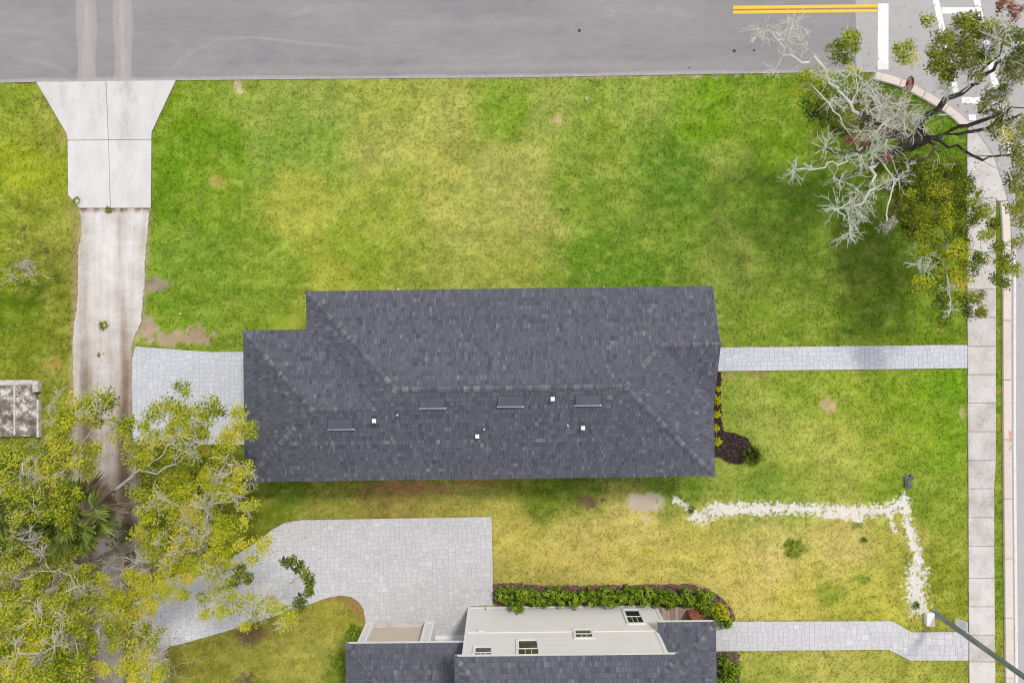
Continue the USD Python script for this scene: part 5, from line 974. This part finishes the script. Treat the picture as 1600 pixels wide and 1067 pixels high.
palm((146, 762, 0), (18, 812, 6.1), 'fan palm at the left edge, half hidden under the broad oak', 6)

# ------------------------------------------------------------------ shrubs and small plants
def shrub(name, label, base, r, h, m, seed, n=30, ln=(.09, .16), group=None, cat='shrub', stem=M['twig'], flat=1.0, per=16, lean=(0, 0), up=.5):
    g = np.random.default_rng(seed); b = np.array([*base, 0.0]); t = thing(name, label, cat, b, group=group); st = MB(); sp = []
    for i in range(n):
        a = g.uniform(0, 2 * np.pi); q = math.sqrt(g.random()) * r * g.uniform(.75, 1.1); z = h * g.uniform(.35, 1.0) * math.sqrt(max(.15, 1 - (q / r) ** 2 * .7)) * flat
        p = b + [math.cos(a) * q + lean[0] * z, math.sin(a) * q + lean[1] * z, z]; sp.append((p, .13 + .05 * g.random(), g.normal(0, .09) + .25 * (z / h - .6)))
        if i % 2 == 0: st.tube([b + [math.cos(a) * q * .12, math.sin(a) * q * .12, -.05], b + (p - b) * [.5, .5, .62], p], [.014, .01, .005], 4, cap=False)
    part(t, 'stems', st, stem); leaves(t, 'foliage', sp, m, g, 1.0, ln, .45, per, up)
    return t
hx = [(790, 926), (813, 932), (834, 931), (856, 930), (877, 933), (898, 931), (920, 932), (941, 930), (963, 932), (985, 931), (1006, 930), (1027, 931), (1048, 930), (1068, 931)]
hl = ['bushy green hedge shrub at the driveway end of the bed below the pale wall', 'second hedge shrub from the driveway end of the long mulch bed', 'hedge shrub above the pale wall, just left of the large upstairs window', 'hedge shrub standing straight above the large upstairs window', 'hedge shrub just right of the large upstairs window, on the mulch bed',
      'hedge shrub left above the small window on the white belt board', 'hedge shrub above the right edge of the belt board window', 'hedge shrub midway between the belt board window and the lower right window', 'hedge shrub left of the lower right window, against the wall foot', 'hedge shrub straight above the lower right window',
      'hedge shrub at the right end of the pale wall', 'hedge shrub above the left of the wooden porch planks', 'hedge shrub above the right of the wooden porch planks', 'hedge shrub next to the brick pier, last of the straight row']
for i, (x, y) in enumerate(hx):
    p = W(x + R.normal(0, 2), y - 4 + R.normal(0, 1.5)); big = i == 0
    shrub('hedge_shrub', hl[i], p[:2], 0.52 if big else .46, .95 if big else R.uniform(.8, 1.1), M['leaf_hedge'], 200 + i, 34 if big else 26, (.12, .22), group='hedge shrubs along the pale wall', per=24)
shrub('hedge_shrub', 'bushy green shrub straggling over the wall foot near the driveway corner', W(806, 941)[:2], .34, 1.3, M['leaf_hedge'], 230, 20, (.12, .22))
for i, (x, y, lb) in enumerate(((1088, 935, 'tall green shrub right beside the brick porch pier'), (1104, 946, 'yellowish green shrub in the rounded corner of the mulch bed'), (1122, 950, 'lime green shrub at the outer bend of the mulch bed'), (1128, 964, 'low green shrub where the mulch bed meets the entry path'), (1098, 926, 'green shrub at the inner bend of the mulch bed, above the brick pier'))):
    shrub('hedge_shrub', lb, W(x, y)[:2], .42, 1.0, M['leaf_lime'] if i == 2 else M['leaf_hedge'], 240 + i, 30, (.10, .19))
SBL = ['shrub nearest the entry path in the small bed right of the porch roof', 'shrub on the lawn side of the small bed, second below the entry path', 'shrub hugging the porch roof edge in the middle of the small bed', 'shrub on the lawn side of the small bed, at the picture edge', 'shrub against the porch roof, cut by the lower picture edge']
for i, (x, y) in enumerate(((1128, 1028), (1142, 1040), (1128, 1052), (1143, 1064), (1129, 1078))):
    shrub('hedge_shrub', SBL[i], W(x, y)[:2], .42, .8, M['leaf_hedge'], 250 + i, 28, (.10, .19), group='shrubs below the entry path')
for i, (x, y, r, lb) in enumerate(((1119.5, 607, .16, 'tiny yellow green plant nearest the path beside the bungalow wall'), (1118.5, 624, .30, 'largest star shaped lime plant in the narrow bed by the bungalow'), (1117.5, 646, .24, 'small lime plant midway down the narrow dark bed'), (1117, 667, .22, 'small pale lime plant just above the wide end of the dark bed'), (1118.5, 688, .28, 'bright yellow plant at the wide end of the dark bed'))):
    b = np.array([*W(x, y)[:2], 0]); t = thing('border_plant', lb, 'plant', b); g = np.random.default_rng(300 + i); mb = MB()
    for k in range(16):
        a = 2.4 * k; L = r * g.uniform(.8, 1.15) * (1.35 - k / 30); d = np.array([math.cos(a), math.sin(a), 0]); e = np.array([-d[1], d[0], 0]) * .055; z = .12 + .018 * k
        mb.add([b + [0, 0, z], b + d * L * .55 + e + [0, 0, z + .09], b + d * L + [0, 0, z + .02], b + d * L * .55 - e + [0, 0, z + .09]], [(0, 1, 2), (0, 2, 3)], np.clip(.6 + g.normal(0, .2), 0, 1))
    part(t, 'stem', MB().tube([b - [0, 0, .05], b + [0, 0, .4]], .012, 5), M['twig']); part(t, 'leaves', mb, M['leaf_lime'])
def tuft(name, label, px, py, r, m, seed, n=70, cat='grass clump', h=.3):
    b = np.array([*W(px, py)[:2], 0]); t = thing(name, label, cat, b); g = np.random.default_rng(seed); mb = MB()
    for k in range(n):
        a = g.uniform(0, 6.283); q = g.random() ** .6 * r * .5; L = r * g.uniform(.5, 1.0); d = np.array([math.cos(a), math.sin(a), 0]); o = b + d * q; e = np.array([-d[1], d[0], 0]) * .022
        mb.add([o - e - [0, 0, .03], o + e - [0, 0, .03], o + d * L * .4 + e + [0, 0, h * .8], o + d * L * .4 - e + [0, 0, h * .8], o + d * L * .8 + [0, 0, h * g.uniform(.3, .8)]], [(0, 1, 2), (0, 2, 3), (3, 2, 4)], np.clip(.45 + g.normal(0, .2), 0, 1))
    part(t, 'blades', mb, m); return t
tuft('grass_clump', 'dark green clump of long grass at the edge of the dark mulch patch', 1172, 710, .62, M['leaf_dark'], 400, 110, h=.4)
tuft('grass_clump', 'round green clump of grass alone on the straw coloured lawn', 1240, 857, .62, M['leaf_green'], 401, 70, h=.06)
tuft('grass_clump', 'bright green weed in the white sand near its lower end', 1430, 944, .26, M['leaf_hedge'], 402, 40, h=.2)
tuft('grass_clump', 'green weed growing between the sand mound and the sand strip', 1080, 794, .26, M['leaf_hedge'], 403, 40, h=.2)
tuft('grass_clump', 'green tuft beside the crossing lines of white sand', 1349, 842, .2, M['leaf_hedge'], 404, 30, h=.18)
tuft('track_weed', 'green weed at the joint between concrete drive and sandy track', 170, 328, .22, M['leaf_green'], 405, 34, 'weed', .12)
tuft('track_weed', 'wide green weed in the middle of the sandy track', 163, 508, .30, M['leaf_green'], 406, 46, 'weed', .12)
tuft('track_weed', 'tiny weed in the sandy track, closest to the paved patio', 155, 554, .12, M['leaf_green'], 407, 20, 'weed', .1)
tuft('track_weed', 'spiky weed at the lower left corner of the concrete drive', 121, 313, .25, M['leaf_green'], 408, 30, 'weed', .15)
shrub('round_shrub', 'dark brown leaved round shrub at the lower edge of the picture', W(386, 1062)[:2], .62, .8, M['leaf_brown'], 410, 44, (.06, .11), per=22)
shrub('round_shrub', 'bright green sprout growing in front of the brown round shrub', W(396, 1072)[:2], .28, .9, M['leaf_hedge'], 411, 16, (.08, .14))
shrub('wall_shrub', 'green shrub beside the white garage pier', W(556, 986)[:2], .48, .8, M['leaf_hedge'], 412, 34, (.09, .16))
shrub('dead_shrub', 'heap of brown dead brush on the lawn below the paved curve', W(392, 990)[:2], .66, .5, M['leaf_brown'], 413, 40, (.05, .11), per=14)
shrub('understory_bush', 'dark green bush beside the sandy track at the lower edge', W(122, 1035)[:2], 1.0, 1.6, M['leaf_dark'], 414, 60, (.09, .16))
shrub('understory_bush', 'dark green bush between the palm trunk and the oak trunk', W(196, 832)[:2], .8, 1.3, M['leaf_dark'], 415, 46, (.09, .16))
shrub('understory_bush', 'green bush in the shade between the patio and the lower driveway', W(300, 735)[:2], 1.3, .9, M['leaf_dark'], 416, 70, (.08, .15))
# open sapling at the left edge
SP = Tree(105); SP.limb([(45, 408, -.05), (40, 408, .7), (36, 409, 1.1)], 'trunk', .01)
for L in ([(40,408,.7),(58,410,1.3),(80,408,1.6)], [(40,408,.7),(62,425,1.3),(76,436,1.5)], [(38,408,.9),(22,430,1.5),(0,446,2)], [(38,408,.9),(10,420,1.6),(-8,422,1.9)], [(40,408,.7),(36,385,1.3),(36,360,1.7)], [(38,408,.9),(18,390,1.4),(8,378,1.7)], [(42,408,.7),(56,392,1.2),(66,375,1.5)], [(40,408,.7),(46,430,1.2),(52,446,1.5)], [(38,408,1),(30,440,1.5),(24,456,1.7)]): SP.limb(L, 'limb', .03, step=.2)
for c in ((65,380,1.6,9),(68,392,1.5,8),(38,356,1.8,7),(34,440,1.6,8)): SP.clump(*c, 'dark', dens=1.3, size=.6)
for c in ((20,405,1.6,12),(66,405,1.5,11),(34,435,1.5,12),(84,434,1.4,9),(28,388,1.5,11),(8,412,1.7,12),(60,424,1.4,11),(22,452,1.6,11),(48,393,1.4,10),(12,440,1.7,11),(78,410,1.5,9),(8,390,1.7,10),(18,370,1.7,9),(55,446,1.4,10)): SP.clump(*c, 'green', dens=1.0, size=.6, shade=-.05)
for c in ((48,412,1.3,9),(30,418,1.4,9),(52,430,1.4,8),(20,430,1.6,8)): SP.fan(*c, n=6)
SP.build('sapling', 'open grey twigged sapling with few leaves on the left lawn', 'sapling', (45, 408, 0), (M['bark_pale'],) * 5, .045, LM, thin=.013, dens=.4)
# mulch and bark chips
def bed(name, outline, m, seed, n):
    t = thing(name, kind='structure'); rp = Polygon(rough(outline, 4, 1.0, seed)).buffer(0); ring = np.asarray(rp.exterior.coords)[:-1]
    part(t, 'mulch_layer', MB().prism(PX(ring), -.04, .012), m)
    g = np.random.default_rng(seed); mb = MB(); x0, y0, x1, y1 = rp.bounds; q = np.c_[g.uniform(x0, x1, n), g.uniform(y0, y1, n)]; q = q[shapely.contains_xy(rp, q[:, 0], q[:, 1])]
    for x, y in q:
        p = W(x, y); a = g.uniform(0, 3.14); d = np.array([math.cos(a), math.sin(a), g.normal(0, .3)]) * g.uniform(.03, .09); e = np.array([-math.sin(a), math.cos(a), g.normal(0, .4)]) * g.uniform(.012, .03); z = np.array([0, 0, g.uniform(.015, .05)])
        mb.add([p - d - e + z, p + d - e + z, p + d + e + z, p - d + e + z], [(0, 1, 2), (0, 2, 3)], g.random() ** 1.6)
    part(t, 'bark_chips', mb, m, kind='stuff')
bed('mulch_bed', P_bed_front, M['mulch'], 51, 5200); bed('mulch_bed', P_bed_corner, M['mulch'], 52, 1500); bed('mulch_bed', P_bed_house, M['mulch_dark'], 53, 3400)

# ------------------------------------------------------------------ street furniture and small things
pb = W(1460.5, 957.5); top_p = W(1460.5, 957.5); pole = thing('utility_pole', 'tall grey green metal pole rising beside the small path utility box', 'pole', pb)
tp = pb + np.array([.06, -.05, 10.5])
part(pole, 'shaft', MB().tube([pb - [0, 0, .2], pb + (tp - pb) * .5, tp], [.135, .115, .09], 16), M['steel'], smooth=False)
part(pole, 'base_plate', MB().box(pb[0] - .2, pb[1] - .2, 0, pb[0] + .2, pb[1] + .2, .03, ch=.01), M['steel'])
part(pole, 'conduit', MB().tube([pb + [.145, .06, 0], pb + [.13, .04, 7]], .022, 6), M['metal_dark'])
part(pole, 'lamp_arm', MB().tube([tp - [0, 0, .15], tp + [.6, 0, .25], tp + [2.2, 0, .4]], [.05, .045, .035], 8), M['steel'])
part(pole, 'lamp_head', MB().box(tp[0] + 2.1, tp[1] - .14, tp[2] + .33, tp[0] + 2.8, tp[1] + .14, tp[2] + .47, ch=.04), M['steel'])
c0 = W(1450, 965); bx = thing('utility_box', 'low white utility box at the end of the sand strip', 'utility box', c0)
part(bx, 'lid', MB().box(c0[0] - .22, c0[1] - .34, .22, c0[0] + .22, c0[1] + .36, .27, ch=.02), M['box_white'])
part(bx, 'body', MB().box(c0[0] - .2, c0[1] - .32, -.05, c0[0] + .2, c0[1] + .34, .222), M['box_white'])
s0 = W(1489, 968.5); ys = thing('yard_sign', 'small white yard sign with faint blue print beside the metal pole', 'sign', s0)
def lean(mb):
    v = mb.v[0]; v[:, 0] += (v[:, 2] - .22) * .55; return mb
part(ys, 'board', lean(MB().box(s0[0] - .006, s0[1] - .28, .22, s0[0] + .006, s0[1] + .23, .75)), M['box_white'])
for z in (.6, .51, .42): part(ys, 'print_line', lean(MB().box(s0[0] - .010, s0[1] - .2, z, s0[0] - .0075, s0[1] + .15, z + .035)), M['sign_blue'])
for y in (-.16, .11): part(ys, 'stake', MB().tube([s0 + [.012, y, -.1], s0 + [.20, y, .55]], .006, 5), M['steel'])
sb = W(1422, 131, 2.35); sb[2] = 0; ss = thing('stop_sign', 'red octagonal stop sign on a thin post at the road corner', 'stop sign', sb)
part(ss, 'post', MB().box(sb[0] + .0, sb[1] - .03, -.2, sb[0] + .05, sb[1] + .03, 2.72), M['steel'])
def octa(r, x0, x1, zc=2.35):
    a = np.radians(22.5 + 45 * np.arange(8)); y, z = sb[1] + r * np.cos(a), zc + r * np.sin(a); v = np.vstack([np.c_[np.full(8, x0), y, z], np.c_[np.full(8, x1), y, z]])
    f = [(0, k, k + 1) for k in range(1, 7)] + [(8, 8 + k + 1, 8 + k) for k in range(1, 7)]
    for k in range(8): j = (k + 1) % 8; f += [(k, k + 8, j + 8), (k, j + 8, j)]
    return v, np.array(f)[:, ::-1]
part(ss, 'border', MB().add(*octa(.41, sb[0] - .007, sb[0] - .003)), M['white']); part(ss, 'plate', MB().add(*octa(.385, sb[0] - .012, sb[0] - .0075)), M['sign_red'])
part(ss, 'back', MB().add(*octa(.41, sb[0] - .0025, sb[0] - .0005)), M['steel'])
tm = meshkit.text_mesh('STOP', .25, .002, True); tv = np.array(tm.vertices); tw = tv[:, 0].max() + tv[:, 0].min(); tv[:, 0] = (tv[:, 0] - tw / 2) * (.62 / (tv[:, 0].max() - tv[:, 0].min())); tv[:, 1] -= .125
part(ss, 'lettering', (np.c_[sb[0] - .0125 - tv[:, 2], sb[1] - tv[:, 0], 2.35 + tv[:, 1]], np.array(tm.faces), np.full(len(tv), .5)), M['white'])
nb_ = W(1480, 179.5, 2.9); nb_[2] = 0; sn = thing('street_name_sign', 'narrow street name sign seen edge on, white, above the corner grass', 'sign', nb_)
part(sn, 'post', MB().tube([nb_ - [0, 0, .2], nb_ + [0, 0, 2.98]], .03, 8), M['steel'])
part(sn, 'blade', MB().box(nb_[0] - .43, nb_[1] - .012, 2.78, nb_[0] + .43, nb_[1] + .012, 2.98), M['white'])
# weathered slab
sp_ = thing('concrete_slab', 'old weathered raised concrete slab, dark stained with white edges, cut by the left edge', 'slab', W(20, 638))
part(sp_, 'slab_body', MB().prism(PX([(-40, 595), (54, 594.5), (54, 603), (61, 622), (61, 680), (-40, 682)]), -.05, .2), M['slab_old'])
part(sp_, 'edge_rim', MB().prism(PX([(-40, 593.6), (55, 593), (55, 600.5), (-40, 601.5)]), -.05, .235, ch=.015), M['slab_edge'])
part(sp_, 'edge_rim', MB().prism(PX([(61.4, 624), (64.6, 623), (64.8, 682), (61.5, 682)]), -.05, .235, ch=.015), M['slab_edge'])
part(sp_, 'centre_rib', MB().prism(PX([(25, 602.2), (28.2, 602.2), (28.4, 679), (25.4, 679)]), .19, .22, ch=.01), M['slab_edge'])
part(sp_, 'corner_block', MB().prism(PX([(55.6, 594.4), (64.5, 595), (65, 611), (56.4, 612)]), -.05, .30, ch=.03), M['slab_edge'])
# scraps on the lawn
def scrap(name, label, px, py, w, l, ang, seed, m, z0=.05, cat='scrap'):
    g = np.random.default_rng(seed); c = W(px, py); a = math.radians(ang); n = 6; mb = MB()
    u = np.linspace(-.5, .5, n); U, Vv = np.meshgrid(u, u); e = g.normal(0, .03, U.shape)
    X = U * w + g.normal(0, .02, U.shape) * w * 2; Y = Vv * l + g.normal(0, .02, U.shape) * l * 2; Z = z0 + .05 + e
    x = c[0] + X * math.cos(a) - Y * math.sin(a); y = c[1] + X * math.sin(a) + Y * math.cos(a); k = np.arange(n * n).reshape(n, n)
    v = np.stack([x, y, Z], -1).reshape(-1, 3); q = np.stack([k[:-1, :-1], k[:-1, 1:], k[1:, 1:], k[1:, :-1]], -1).reshape(-1, 4)
    mb.add(v, q, np.clip(.5 + e.ravel() * 8, 0, 1)); mb.add(v - [0, 0, .012], q[:, ::-1], .2)
    top(name, mb, m, label, cat)
scrap('shingle_scrap', 'dark slate grey torn shingle scrap, upper of two on the right lawn', 1418.5, 745.5, .48, .30, 12, 61, M['scrap'])
scrap('shingle_scrap', 'paler grey shingle scrap, lower of two on the right lawn', 1418, 756.5, .40, .32, -8, 62, M['scrap'])
scrap('paper_scrap', 'tiny white paper scrap on the upper lawn nearest the road', 916, 155, .10, .16, 10, 63, M['box_white'])
scrap('paper_scrap', 'tiny white scrap on the lawn left of the bungalow', 283, 490, .12, .11, 30, 64, M['box_white'])
def lid(px, py, r, label):
    c = W(px, py); t = thing('valve_cover', label, 'valve cover', c)
    cy = trimesh.creation.cylinder(r, .012, sections=16); part(t, 'lid', MB().add(cy.vertices + c + [0, 0, .017], cy.faces), M['iron'])
    ri = trimesh.creation.annulus(r, r * 1.2, .009, sections=16); part(t, 'ring', MB().add(ri.vertices + c + [0, 0, .0165], ri.faces), M['gutter'])
lid(1147, 80, .10, 'small dark valve cover in the road nearest the grey dead branch'); lid(1178, 79, .08, 'small dark valve cover hidden near the grey dead branch tips'); lid(905, 48, .10, 'small dark valve cover in the middle of the empty road'); lid(1077, 106, .05, 'tiny valve cover close to the road edge')

g = np.random.default_rng(77); mb = MB()
for k in range(1500):
    x, y = (g.normal(1440, 90), g.normal(250, 120)) if k % 2 else (g.normal(250, 130), g.normal(860, 110))
    if not (0 < x < 1600 and 0 < y < 1067) or (480 > x > 372 and y < 756): continue
    p = W(x, y); p[2] = .055 + .01 * g.random(); a = g.uniform(0, 6.28); L = g.uniform(.03, .06); d = np.array([math.cos(a), math.sin(a), g.normal(0, .2)]) * L; e = np.array([-math.sin(a), math.cos(a), g.normal(0, .3)]) * L * .5
    mb.add([p - d, p + e, p + d, p - e], [(0, 1, 2), (0, 2, 3)], g.random())
top('fallen_leaves', mb, M['leaf_brown'], 'scattered brown fallen leaves under the trees at both sides', 'leaves', kind='stuff')
